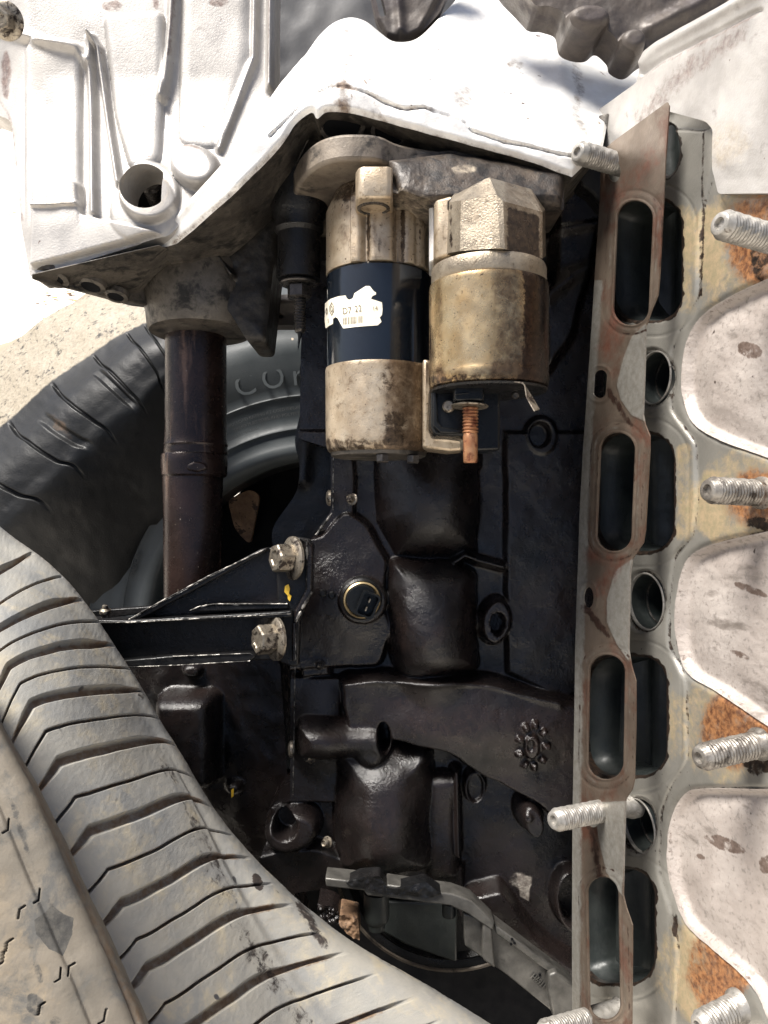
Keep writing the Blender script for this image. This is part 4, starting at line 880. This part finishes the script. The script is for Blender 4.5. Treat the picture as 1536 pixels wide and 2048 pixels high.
def t2_d(U, V, X, Y):
    h = .0045 * np.exp(-((V - 2.05) / .42) ** 2) - .0012 * np.exp(-((V - 3.0) / .10) ** 2)
    for i, (sx_, sy_) in enumerate(sip):
        h -= .0030 * (1 - sm(pline(X, Y, [(sx_ - 9, sy_ + (22 if i % 2 else -2)), (sx_ - 6, sy_ + 3), (sx_ + 5, sy_ - 4)] if i % 2 else [(sx_ - 8, sy_ + 6), (sx_ + 2, sy_), (sx_ + 4, sy_ - 22)]), .8, 2.4))
    return h + .0012 * (fbm(X, Y, 50, 3, 5) - .5) + .0022 * (fbm(X, Y, 140, 2, 8) - .5)
def t2_m(U, V, X, Y):
    r = .5 * np.exp(-((V - 1.6) / .5) ** 2)
    d = .85 * ins(poly([(66, 1838), (105, 1812), (142, 1838), (146, 1870), (128, 1915), (96, 1900), (70, 1870)])(X, Y), 6) + .5 * ridge(pline(X, Y, [(20, 1600), (70, 1740), (110, 1830)]), 10) + .55 * ins(ell(70, 2010, 24, 30, -30)(X, Y), 10) + .5 * ins(ell(112, 2040, 20, 18)(X, Y), 10) + .45 * ridge(pline(X, Y, [(60, 1880), (80, 1960)]), 12)
    for sx_, sy_ in sip: d = np.maximum(d, .0)
    p = .40 * sm(V, 3.2, 4.0)
    return r, d, p
loft('tyre_body', t2, m_tyre2, S2, 640, 320, t2_d, t2_m)
# --- black tread tyre behind, upper left
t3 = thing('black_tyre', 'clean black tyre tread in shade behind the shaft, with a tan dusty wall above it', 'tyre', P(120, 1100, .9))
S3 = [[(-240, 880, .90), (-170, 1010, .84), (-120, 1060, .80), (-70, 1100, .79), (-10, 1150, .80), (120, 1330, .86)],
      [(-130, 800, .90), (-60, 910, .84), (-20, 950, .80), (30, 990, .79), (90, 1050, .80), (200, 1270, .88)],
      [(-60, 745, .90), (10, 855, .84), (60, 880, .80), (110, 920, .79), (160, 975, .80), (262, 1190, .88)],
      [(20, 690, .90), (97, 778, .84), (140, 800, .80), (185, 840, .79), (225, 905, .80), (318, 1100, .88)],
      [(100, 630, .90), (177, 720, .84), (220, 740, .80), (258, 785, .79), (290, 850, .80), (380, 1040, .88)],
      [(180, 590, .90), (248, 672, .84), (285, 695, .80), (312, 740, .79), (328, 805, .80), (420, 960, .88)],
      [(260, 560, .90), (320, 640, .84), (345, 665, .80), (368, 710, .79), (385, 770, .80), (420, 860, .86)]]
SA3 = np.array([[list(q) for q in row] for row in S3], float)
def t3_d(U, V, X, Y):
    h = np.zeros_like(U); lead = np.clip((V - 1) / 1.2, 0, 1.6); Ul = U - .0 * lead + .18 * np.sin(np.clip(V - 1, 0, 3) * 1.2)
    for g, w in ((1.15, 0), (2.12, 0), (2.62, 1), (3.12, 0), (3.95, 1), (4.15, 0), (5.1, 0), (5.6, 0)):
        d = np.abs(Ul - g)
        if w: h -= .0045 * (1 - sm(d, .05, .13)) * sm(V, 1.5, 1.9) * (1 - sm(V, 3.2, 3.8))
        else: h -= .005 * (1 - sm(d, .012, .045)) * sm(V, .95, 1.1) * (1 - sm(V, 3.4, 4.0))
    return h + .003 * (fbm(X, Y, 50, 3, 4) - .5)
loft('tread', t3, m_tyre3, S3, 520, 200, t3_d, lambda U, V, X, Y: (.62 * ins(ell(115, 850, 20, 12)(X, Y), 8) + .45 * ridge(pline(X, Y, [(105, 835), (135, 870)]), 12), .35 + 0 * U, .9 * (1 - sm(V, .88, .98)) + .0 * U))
S4 = [[(-160, 720, 1.0), (-110, 760, .93), (-80, 830, .88), (-30, 900, .90)], [(-80, 690, 1.0), (-30, 792, .93), (-10, 830, .88), (20, 870, .89)], [(0, 690, 1.0), (60, 738, .93), (80, 770, .88), (110, 790, .89)],
      [(100, 640, 1.0), (140, 682, .93), (165, 712, .88), (200, 730, .89)], [(170, 590, 1.0), (215, 634, .93), (235, 662, .88), (262, 690, .89)], [(240, 560, 1.0), (285, 594, .93), (310, 620, .88), (335, 650, .89)], [(310, 520, 1.0), (350, 560, .93), (375, 590, .88), (400, 620, .89)]]
loft('dusty_wall', t3, mat('tan_mud', (.15, .12, .085), (.28, .23, .165), 9, (.6, .8), 0, .4, 300, grime=((.05, .04, .034), 12, .52, .15)), S4, 200, 60, lambda U, V, X, Y: .004 * np.exp(-((V - 1.4) / .2) ** 2) + .003 * (fbm(X, Y, 40) - .5), None)
# --- grey sidewall tyre
t4 = thing('sidewall_tyre', 'grey tyre sidewall with big raised letters, between the shaft and the starter', 'tyre', P(640, 1600, .9))
tc4 = P(640, 1250, .86); k = m2px(.86)
prof = [(335, .05), (337, .0), (345, -.006), (362, -.004), (385, .004), (395, .0), (400, .006), (425, .004), (440, .002), (456, .001), (460, -.0015), (464, .001), (480, -.003), (512, -.008), (540, -.011), (572, -.012), (578, -.009), (600, -.010), (640, -.004), (680, .012), (705, .03), (715, .06)]
lathe('sidewall', [(r * k, -z - .0 + .0) for r, z in prof], m_tyre4, t4, tc4, (0, -1, 0), 256, caps=False, sharp=80)
lathe('inner_bead', [(335 * k, -.05), (330 * k, -.09), (360 * k, -.14)], m_tyre3, t4, tc4, (0, -1, 0), 128, caps=False)
def radtext(nm, s, rad, deg, w, hgt, mt, dd, ext):
    V, Fc = textmesh(s, .5); a0 = R(deg); X = V[:, 0] * w; Yv = V[:, 1] * hgt
    th = a0 + X / rad; rr = rad + Yv
    px = 640 + rr * np.sin(th); py = 1250 - rr * np.cos(th)
    D = dd - (V[:, 2] + .5) * ext
    p = np.stack([(px - CX) / F * .86, D, (CY - py) / F * .86], -1)
    return mk(nm, p, Fc, mt, t4, smooth=False, bevel=.0005 if ext > .0009 else 0)
radtext('raised_letter', 'C', 498, -17.2, 62, 62, m_tyre4, .8524, .0007)
radtext('raised_letter', 'O', 498, -10.6, 58, 62, m_tyre4, .8524, .0007)
radtext('raised_letter', 'r', 498, -5.0, 62, 62, m_tyre4, .8524, .0007)
m_tprint = mat('moulded_print', (.02, .022, .022), (.035, .035, .035), 200, (.5, .6), 0, 0)
radtext('small_print', 'MAX LOAD RATING AT COLD INFLATION', 436, -14, 9, 9, m_tprint, .8560, .0006)
radtext('small_print', 'TREAD PLIES STEEL AND POLYESTER CORD', 424, -12, 9, 9, m_tprint, .8545, .0006)
radtext('small_print', 'TUBELESS RADIAL', 411, -22, 9, 9, m_tprint, .8540, .0006)
radtext('small_print', 'MADE IN', 388, -72, 12, 12, m_tprint, .8600, .0008)
# ================================================================ CYLINDER HEAD (right)
HN = Vector((-.956, -.292, 0)).normalized(); HPt = Vector((.33 * .956, .33 * .292, 0)) / (.956 ** 2 + .292 ** 2)
HP = Pl(HPt, HN)
hd = thing('cylinder_head', 'pale aluminium cylinder head face with dark oval ports and rust stains along the right edge', 'cylinder head', HP.at(1400, 2060))
pads = [[(1640, 510), (1536, 556), (1450, 598), (1398, 636), (1374, 682), (1363, 740), (1364, 796), (1386, 846), (1440, 880), (1536, 916), (1640, 955)],
        [(1640, 1035), (1536, 1062), (1440, 1084), (1385, 1108), (1362, 1150), (1352, 1210), (1352, 1275), (1374, 1345), (1440, 1388), (1536, 1452), (1640, 1520)],
        [(1640, 1572), (1536, 1578), (1410, 1577), (1368, 1588), (1342, 1636), (1334, 1715), (1348, 1790), (1380, 1858), (1450, 1920), (1505, 1975), (1540, 2050), (1600, 2180), (1640, 2180)]]
padf = [poly(spl(p, 5)) for p in pads]
PD = [(1294, 520, 71, 121), (1271, 985, 79, 117), (1254, 1432, 81, 119), (1238, 1852, 73, 114)]
ports = [rbox(a, b, c, e, 52) for a, b, c, e in PD] + [ell(1335, 300, 27, 52)]
bores = [ell(1309, 756, 37, 54), ell(1293, 1203, 38, 58), ell(1279, 1651, 34, 53)]
topline = [(1200, 226), (1288, 168), (1294, 140), (1300, 108), (1330, 86), (1505, -8), (1680, -100)]
flg = poly(rnd([(1100, 240), (1412, 262), (1432, 246), (1440, 300), (1432, 345), (1408, 420), (1402, 480), (1400, 590), (1372, 640), (1345, 700), (1345, 820), (1394, 886), (1398, 1000), (1390, 1070), (1352, 1110), (1340, 1200), (1340, 1290), (1375, 1362), (1378, 1520), (1345, 1570), (1325, 1620), (1320, 1740), (1350, 1840), (1360, 1900), (1345, 2180), (1100, 2180)], 14))
upper = poly(rnd([(1190, 215), (1288, 160), (1300, 60), (1560, -100), (1700, -100), (1700, 388), (1450, 392, 20), (1440, 330, 10), (1440, 262, 8), (1428, 246), (1330, 215), (1215, 300)], 10))
def head_h(X, Y):
    mm = .001
    h = 1.8 * mm * ins(flg(X, Y), 5)
    h -= 2.6 * mm * ridge(pline(X, Y, [(1296, 140), (1340, 105), (1536, -4)]) , 5) + 1.5 * mm * ridge(pline(X, Y, [(1310, 170), (1345, 128), (1536, 28)]), 4)
    for pf_ in padf: h -= 1.6 * mm * np.exp(-(np.abs(pf_(X, Y)) / 6) ** 2)
    for b in bores: h -= 1.6 * mm * (1 - sm(b(X, Y), 2, 9))
    for b in ports: h -= 1.2 * mm * (1 - sm(b(X, Y) - 4 * (fbm(X, Y, 14, 2, 3) - .5), 0, 6))
    for b in ports[:4]: h -= .45 * mm * np.exp(-((b(X, Y) - 32) / 2.4) ** 2)
    h += (fbm(X, Y, 80, 3, 4) - .5) * .8 * mm
    return h
def head_mask(X, Y):
    wob = 26 * (fbm(X, Y, 60, 3, 11) - .5)
    r = .8 * ins(ell(1515, 480, 85, 110)(X, Y) + wob, 36) + .75 * ins(ell(1520, 1000, 86, 75)(X, Y) + wob, 34) + .85 * ins(ell(1480, 1455, 98, 92)(X, Y) + wob, 34) + .8 * ins(ell(1440, 1935, 84, 110)(X, Y) + wob, 34)
    pd = np.minimum.reduce([f(X, Y) for f in padf])
    d = np.zeros_like(X)
    for b in ports: d = np.maximum(d, .95 * (1 - sm(b(X, Y) + 8 * (fbm(X, Y, 12, 2) - .5), 3, 11)))
    for b in bores: d = np.maximum(d, .5 * (1 - sm(b(X, Y), 2, 9)))
    d = np.maximum(d, .55 * np.exp(-(np.abs(pd) / 4) ** 2)); d = np.maximum(d, .62 * ridge(pline(X, Y, [(1413, 262), (1408, 420), (1402, 590)]), 4)); d = np.maximum(d, .5 * ridge(np.abs(flg(X, Y)), 3))
    d = np.maximum(d, .66 * ins(ell(1352, 1850, 7, 26)(X, Y), 5)); d = np.maximum(d, .62 * ins(ell(1520, 1520, 40, 34)(X, Y) + wob, 12)); d = np.maximum(d, .6 * ins(ell(1520, 520, 26, 50)(X, Y) + wob, 12)); d = np.maximum(d, .6 * ins(ell(1520, 1045, 40, 26)(X, Y) + wob, 12))
    p = .62 * ins(rbox(1372, 520, 26, 120, 20)(X, Y), 18) + .60 * ins(rbox(1372, 985, 24, 105, 20)(X, Y), 16) + .5 * ins(rbox(1420, 540, 30, 130, 20)(X, Y), 22) + .42 * ins(ell(1420, 1010, 40, 80)(X, Y), 26) + .36 * ins(ell(1345, 1440, 20, 110)(X, Y), 18)
    for cx_, cy_ in ((1490, 480), (1490, 1000), (1450, 1450), (1410, 1930)): p = p + .55 * ins(ell(cx_, cy_, 120, 130)(X, Y) + wob, 40)
    p = p + .40 * ins(ell(1385, 1950, 40, 110)(X, Y), 26) + .3 * ins(upper(X, Y), 20)
    r = r * (1 - ins(flg(X, Y), 8) * .55)
    return r, d, p
hout = rnd([(1206, 224, 4), (1288, 168, 5), (1294, 140, 5), (1300, 108, 5), (1330, 86, 5), (1505, -8, 3), (1680, -104, 3), (1700, 2180, 3), (1172, 2180, 3), (1172, 1300, 3), (1196, 700, 3), (1206, 345, 3)], 5)
relief('head_face', hd, m_head, hout, HP, holes=ports + bores + padf + [rbox(1202, 768, 22, 36, 12), ell(1180, 1195, 20, 30)], h=head_h, step=2.6, thick=.004, mask=head_mask)
uo = rnd([(1207, 224, 4), (1288, 167, 5), (1294, 139, 5), (1300, 107, 5), (1330, 85, 5), (1505, -9, 3), (1680, -105, 3), (1700, 388, 4), (1452, 390, 18), (1440, 340, 8), (1442, 262, 6), (1428, 246, 6), (1340, 222, 12), (1222, 300, 6), (1208, 300, 4)], 6)
relief('upper_cover', hd, m_alu3, uo, HP, step=2.8, thick=.010, h=lambda X, Y: .006 + .0025 * ridge(pline(X, Y, [(1300, 128), (1330, 100), (1536, -12)]), 9) - .002 * ridge(pline(X, Y, [(1300, 150), (1340, 122), (1536, 24)]), 5) + (fbm(X, Y, 60, 3, 4) - .5) * .0016,
       mask=lambda X, Y: (.56 * ridge(pline(X, Y, [(1300, 240), (1380, 150), (1500, 70)]), 26) + .5 * ridge(pline(X, Y, [(1296, 160), (1340, 128), (1536, 30)]), 5), 0 * X, .6 * ins(ell(1450, 290, 90, 70)(X, Y), 40)))
# port interiors
cores = Pl(HPt - HN * .042, HN)
relief('port_core', hd, m_port, rnd([(1190, 230), (1440, 230), (1420, 2180), (1150, 2180)], 5), cores, step=5, thick=.005, h=lambda X, Y: .004 * np.sin(X * .13) + .012 * ridge(X - 1290 + (Y - 1000) * .03, 16))
for cx0, cy0, hx, hy in PD:
    pl_ = Pl(HPt - HN * .012, HN)
    n_ = 40; V = []; Fc = []
    for j, (sc_, dep) in enumerate(((1.02, .0035), (1.0, .012), (.97, .0135), (.96, .024), (.95, .0415))):
        pj = Pl(HPt - HN * dep, HN)
        base0 = Pl(HPt, HN)
        for i in range(n_):
            a = 2 * math.pi * i / n_; r0 = 52
            ca, sa = math.cos(a), math.sin(a)
            x = max(-1, min(1, 1.0 * ca)) * r0 + (hx - r0) * np.sign(ca) * min(1, abs(ca) * 3); y = sa * r0 + (hy - r0) * np.sign(sa) * min(1, abs(sa) * 3)
            V.append(base0.at(cx0 + x * sc_, cy0 + y * sc_) - HN * dep)
    for j in range(4):
        for i in range(n_): Fc.append((j * n_ + i, j * n_ + (i + 1) % n_, (j + 1) * n_ + (i + 1) % n_, (j + 1) * n_ + i))
    mk('port_wall', V, Fc, m_port, hd, sharp=60)
for (cx0, cy0, rx, ry) in ((1309, 756, 37, 54), (1293, 1203, 38, 58), (1279, 1651, 34, 53)):
    c = HP.at(cx0, cy0); rr_ = ry * m2px(c.y) * 1.0
    lathe('bore_ring', [(rr_ * 1.0, .0003), (rr_ * .985, .0012), (rr_ * .95, .0011), (rr_ * .935, -.001)], m_stud, hd, c, HN, 64, caps=False)
    lathe('bore_cup', [(rr_ * .94, -.0008), (rr_ * .93, -.012), (rr_ * .80, -.0125), (rr_ * .79, -.030), (0, -.031)], m_port, hd, c, HN, 64, caps=False)
    lathe('bore_lip', [(rr_ * .82, -.0123), (rr_ * .80, -.0116), (rr_ * .78, -.0126)], m_dkbolt, hd, c, HN, 48, caps=False)
def pad_h(f, s):
    def h(X, Y):
        sd = f(X, Y)
        return -.0055 * sm(-sd, 0, 15) + .0020 * sm(-sd, 12, 60) + (fbm(X, Y, 90, 3, s) - .5) * .0030 + (fbm(X, Y, 14, 3, s + 3) - .5) * .0006
    return h
stn = [[(1490, 700, 30, 20)], [(1470, 1310, 26, 11), (1490, 1180, 40, 12), (1375, 1190, 6, 8)], [(1440, 1690, 48, 18), (1392, 1715, 14, 9), (1525, 1730, 22, 24)]]
for i, (p, f) in enumerate(zip(pads, padf)):
    relief('cast_pad', hd, m_pad, spl(p, 5), HP, h=pad_h(f, 20 + i), step=2.8, thick=.012,
           mask=lambda X, Y: (0 * X, sum(.62 * ins(ell(a, b, c, e, 22)(X, Y), 8) for a, b, c, e in stn[i]) + .4 * np.exp(-((f(X, Y) + 4) / 4) ** 2) * (fbm(X, Y, 30) > .5), 0 * X))
# ================================================================ GASKET
T = Vector((.292, -.956, 0)); g1 = Vector((.1657, .5159, .1664)); g2 = Vector((.1497, .5275, -.2970))
GN = T.cross(g2 - g1).normalized()
if GN.x > 0: GN = -GN
GP = Pl(g1, GN)
gk = thing('manifold_gasket', 'long thin heat-browned metal manifold gasket with four ovals hanging loose on the studs', 'gasket', GP.at(1200, 2080))
gout = np.array([(1334, 204), (1338, 212), (1330, 330), (1325, 430), (1318, 560), (1315, 590), (1302, 622), (1291, 655), (1290, 720), (1286, 830), (1290, 850), (1299, 872), (1299, 900), (1290, 1062), (1286, 1085), (1264, 1118), (1260, 1150), (1257, 1300), (1262, 1330), (1271, 1362), (1271, 1450), (1268, 1560), (1264, 1578), (1251, 1598), (1249, 1660), (1246, 1790), (1252, 1815), (1264, 1850), (1264, 1900), (1262, 2120),
                 (1144, 2120), (1144, 1800), (1146, 1560), (1150, 1300), (1158, 1050), (1166, 900), (1180, 700), (1190, 540), (1198, 420), (1201, 345), (1208, 300), (1225, 284)])
goval = [rbox(1266, 526, 36, 124, 34, 2.5), rbox(1232, 984, 35, 118, 33, 2.5), rbox(1213, 1434, 36, 124, 34, 1), rbox(1208, 1896, 31, 142, 30, -1)]
ghole = [rbox(1200, 768, 13, 28, 12, 4), ell(1177, 1195, 10, 21), ell(1228, 342, 13, 22), ell(1186, 1630, 17, 25), ell(1168, 2040, 17, 24)]
def gk_h(X, Y):
    h = np.zeros_like(X)
    for o in goval:
        s = o(X, Y); h += .0003 * np.exp(-((s - 11) / 6) ** 2) - .0002 * np.exp(-((s - 21) / 3) ** 2) + .0006 * np.exp(-((s - 2) / 2) ** 2)
    for g in ghole[:2]: h += .0005 * np.exp(-((g(X, Y) - 8) / 3) ** 2)
    h += .0004 * ins(poly(gz[0])(X, Y), 3) + .0004 * ins(poly(gz[1])(X, Y), 3) + .0004 * ins(poly(gz[2])(X, Y), 3)
    return h + .0005 * (fbm(X, Y, 120, 2) - .5)
gz = [[(1300, 640), (1262, 672), (1244, 720), (1232, 770), (1240, 800), (1262, 832), (1300, 850)], [(1270, 1112), (1228, 1140), (1212, 1200), (1212, 1245), (1232, 1290), (1262, 1330)], [(1256, 1600), (1186, 1602), (1196, 1680), (1212, 1745), (1248, 1800)]]
def gk_mask(X, Y):
    red = np.zeros_like(X); pale = np.zeros_like(X); dk = np.zeros_like(X)
    for z in gz: pale = np.maximum(pale, .95 * ins(poly(z)(X, Y), 5))
    lx = np.interp(Y, [204, 345, 540, 900, 1300, 1560, 2120], [1225, 1201, 1190, 1166, 1150, 1146, 1144])
    pale = np.maximum(pale, .9 * (1 - sm(X - lx, 10, 26)) * (Y > 560))
    for o in goval:
        s = o(X, Y); pale = np.maximum(pale, .36 * np.exp(-((s - 10) / 5) ** 2)); dk = np.maximum(dk, .46 * np.exp(-((s - 18) / 3.0) ** 2)); dk = np.maximum(dk, .45 * np.exp(-((s - 2) / 2.0) ** 2))
    red = .62 * ridge(pline(X, Y, [(1235, 620), (1215, 700)]), 30) + .62 * ridge(pline(X, Y, [(1270, 850), (1292, 880)]), 22) + .6 * ridge(pline(X, Y, [(1180, 1110), (1240, 1120), (1200, 1180)]), 24) + .55 * ridge(pline(X, Y, [(1225, 400), (1300, 330)]), 40) + .5 * ridge(pline(X, Y, [(1225, 1290), (1252, 1400)]), 14) + .45 * ridge(pline(X, Y, [(1225, 1800), (1256, 1960)]), 12)
    dk = np.maximum(dk, .66 * ridge(pline(X, Y, [(1216, 780), (1262, 850)]), 9)); dk = np.maximum(dk, .66 * ridge(pline(X, Y, [(1170, 1215), (1215, 1270)]), 10)); dk = np.maximum(dk, .6 * ridge(pline(X, Y, [(1180, 1650), (1210, 1790)]), 12))
    return red, dk, pale
relief('gasket_sheet', gk, m_gasket, gout, GP, holes=goval + ghole, h=gk_h, step=1.7, thick=.0009, mask=gk_mask)
# ================================================================ STUDS
def stud(tip, root, r, lab, dt):
    rp = HP.at(*root); tp = P(tip[0], tip[1], rp.y - dt)
    axv = (tp - rp); L_ = axv.length; t = thing('threaded_stud', lab, 'stud', rp, 'threaded studs sticking out of the cylinder head')
    L_t = min(L_ - .006, .040)
    prof = [(r * 1.22, -.004), (r * 1.22, .0012), (r * 1.0, .0025)] + ([(r * 1.0, L_ - L_t - .004)] if L_ - L_t > .010 else [])
    z0_, z1_, ph_ = L_ - L_t, L_ - .004, random.random()
    def helix(t_, r_, z_):
        if z_ <= z0_ or z_ >= z1_: return r_
        u_ = (z_ / .0021 - t_ / (2 * math.pi) + ph_) % 1; return r_ - .0006 * abs(2 * u_ - 1) * min(1, (z_ - z0_) / .001, (z1_ - z_) / .0006) - .00015 * math.sin(7 * t_ + z_ * 900)
    lathe('stud_body', prof + dens([(r, z0_), (r, z1_)], .0002) + [(r * .93, L_ - .0035), (r * .78, L_ - .0006), (r * .70, L_), (r * .42, L_), (r * .36, L_ - .0022), (0, L_ - .0022)], m_stud2 if 'grimy' in lab else m_stud, t, rp, axv, 48, rf=helix, sharp=70)
stud((1154, 304), (1262, 336), .0078, 'pale threaded stud at the top, poking through the upper end of the gasket', .030)
stud((1438, 447), (1570, 486), .0078, 'pale threaded stud on the rusty patch near the top of the right edge', .020)
stud((1414, 980), (1524, 986), .0076, 'grimy threaded stud on the rust patch between the upper and middle pads', .014)
stud((1397, 1516), (1520, 1488), .0076, 'grimy threaded stud on the rust patch between the two lower pads', .014)
stud((1106, 1641), (1262, 1610), .0076, 'pale threaded stud poking through the gasket in front of the dark block', .040)
stud((1396, 2054), (1478, 2012), .0078, 'pale threaded stud at the bottom of the rust stain below the lowest pad', .012)
stud((1082, 2066), (1244, 2020), .0078, 'pale threaded stud poking through the bottom end of the gasket, cut by the frame', .040)
# ear of the block joint behind the gasket's top
ear = thing('joint_bracket', 'small dark lug behind the top stud between housing flange and gasket', 'bracket', P(1180, 400, .58))
slab('lug_plate', [(1158, 300), (1180, 278), (1214, 270), (1214, 420), (1196, 400), (1185, 385), (1160, 368)], .585, .02, m_blk, ear, .002)
lathe('dowel', [(.0065, -.03), (.0065, .0), (.0055, .0015), (0, .0015)], m_alu2, ear, P(1212, 236, .575), (-.1, -.2, 1), 24)
# ================================================================ HARDWARE ABOVE
ov = thing('overhead_casting', 'dark brown lumpy casting hanging into the frame at the top right', 'casting', P(1200, 110, .50))
relief('overhead_shell', ov, m_brown, spl([(1020, -110), (1060, 0), (1100, 14), (1128, 26), (1136, 60), (1160, 74), (1190, 76), (1212, 62), (1236, 82), (1242, 100), (1262, 112), (1278, 110), (1300, 92), (1330, 78), (1420, 30), (1470, -20), (1500, -110)], 5), Depth(.56), step=3, thick=.03,
       h=lambda X, Y: .012 * dome(ell(1172, 50, 44, 28)(X, Y), 18) + .010 * dome(ell(1262, 90, 26, 24)(X, Y), 14) + .006 * ridge(pline(X, Y, [(1300, 60), (1450, -20)]), 16) + .004 * (fbm(X, Y, 50) - .5),
       mask=None)
# ================================================================ LOWER RAIL, PULLEY
rl = thing('timing_rail', 'grey alloy rail under the block, running left to right then slanting down to the gasket', 'rail', P(980, 2000, .62))
slab('rail_bar', [(650, 1756), (732, 1765), (734, 1776), (772, 1779), (774, 1769), (860, 1782), (906, 1788), (944, 1802), (990, 1846), (985, 1862), (935, 1828), (900, 1812), (776, 1796), (734, 1792), (728, 1782), (652, 1774)], .600, .020, m_rail, rl, .0012)
slab('slanted_web', [(926, 1826), (992, 1846), (1140, 1958), (1150, 2060), (1128, 2060), (1100, 2020), (1010, 1948), (930, 1892)], .608, .014, m_rail, rl, .0012)
slab('web_rib', [(966, 1838), (984, 1850), (990, 1925), (990, 1938), (968, 1922), (964, 1912)], .601, .02, m_rail, rl, .0016)
slab('top_ledge', [(990, 1850), (1138, 1956), (1140, 1972), (1080, 1932), (992, 1868)], .602, .01, m_rail, rl, .001)
slab('foot', [(1098, 1950), (1112, 1944), (1150, 1972), (1160, 2080), (1126, 2080), (1108, 2040), (1096, 1980)], .596, .02, m_rail, rl, .0016)
text_on('cast_number', 'H6911', Depth(.6075), 1077, 1962, 13, 17, 40, m_rail, rl, 0, .0009)
for px, py in ((1024, 1878), (1029, 1886), (1022, 1888), (1080, 1950)):
    lathe('pit', [(.0011, 0), (.0011, .0004), (0, .0004)], m_void, rl, P(px, py, .6015 if py < 1900 else .6078), (0, -1, 0), 10)
def seal_h(X, Y): return .004 * (fbm(X, Y, 16, 3, 2)) + .003
relief('sealant_bead', rl, m_blk, rnd([(690, 1762), (720, 1748), (760, 1745), (776, 1772), (800, 1770), (850, 1758), (884, 1782), (860, 1790), (775, 1782), (730, 1772)], 6), Depth(.603), h=seal_h, step=2, thick=.01)
pu = thing('crank_pulley', 'dark round pulley with tan rim line below the grey rail, beside the front tyre', 'pulley', P(880, 2000, .68))
pc = P(905, 1720, .66)
pk = m2px(.66)
lathe('pulley_rim', [(110 * pk, .004), (205 * pk, .004), (214 * pk, .008), (222 * pk, .004), (232 * pk, .006), (240 * pk, .006), (246 * pk, .0), (246 * pk, -.03)], m_blk, pu, pc + Vector((0, .02, 0)), (.0, -1, .0), 128, caps=False)
lathe('rim_line', [(236 * pk, .0064), (238 * pk, .0078), (243 * pk, .0070), (243.5 * pk, .005)], m_flange, pu, pc + Vector((0, .02, 0)), (0, -1, 0), 128, caps=False)
slab('drum_face', [(755, 1802), (915, 1806), (914, 1926), (880, 1915), (810, 1890), (756, 1860)], .655, .02, m_port, pu, .002)
bs2 = thing('tensioner_boss', 'dark grey round boss hanging under the grey rail, left of the pulley drum', 'boss', P(752, 1870, .62))
lathe('boss_body', [(.0, zt(1872, .615)), (.0062, zt(1872, .615)), (.0070, zt(1866, .615)), (.0070, zt(1860, .615)), (.0098, zt(1852, .615)), (.0104, zt(1845, .615)), (.0104, zt(1796, .615))], m_port, bs2, Vector(((753 - CX) / F * .625, .625, 0)), (0, 0, 1), 40)
lathe('bolt_boss', [(0, zt(1832, .62)), (.0052, zt(1832, .62)), (.0056, zt(1828, .62)), (.0056, zt(1806, .62))], m_port, bs2, Vector(((898 - CX) / F * .62, .62, 0)), (0, 0, 1), 24)
ch = thing('rusty_chunk', 'small rusty pitted lump between the tyre and the dark boss', 'lump', P(696, 1860, .62))
relief('lump_shell', ch, m_rustm, rnd([(680, 1822), (716, 1830), (720, 1876), (696, 1862), (678, 1842)], 4), Depth(.615), step=1.6, thick=.02, h=lambda X, Y: .005 * (fbm(X, Y, 12, 3, 1)) + .002)
gl = thing('greasy_clump', 'wet black glinting clump of grease between the tyre edge and the rusty lump', 'clump', P(662, 1845, .62))
relief('clump_shell', gl, m_oil, rnd([(636, 1800), (664, 1806), (680, 1818), (678, 1845), (652, 1840), (636, 1824)], 5), Depth(.618), step=1.4, thick=.02, h=lambda X, Y: .006 * (fbm(X, Y, 6, 3, 1)) + .002)

# ================================================================ FINALISE: origins at the things, working frame -> world
bpy.context.view_layer.update()
WL = LIFT @ W
for o in list(MODEL):
    if o.type == 'MESH' and o.data.users == 1:
        M = MODEL[o]
        co = np.empty(len(o.data.vertices) * 3, np.float32); o.data.vertices.foreach_get('co', co); co = co.reshape(-1, 3)
        c = Vector(((co.min(0) + co.max(0)) / 2).tolist())
        o.data.transform(Matrix.Translation(-c)); MODEL[o] = M @ Matrix.Translation(c)
for o, M in MODEL.items():
    if o.parent: o.matrix_basis = MODEL[o.parent].inverted() @ M; o.matrix_parent_inverse = Matrix.Identity(4)
    else: o.matrix_basis = WL @ M
bpy.context.view_layer.update()
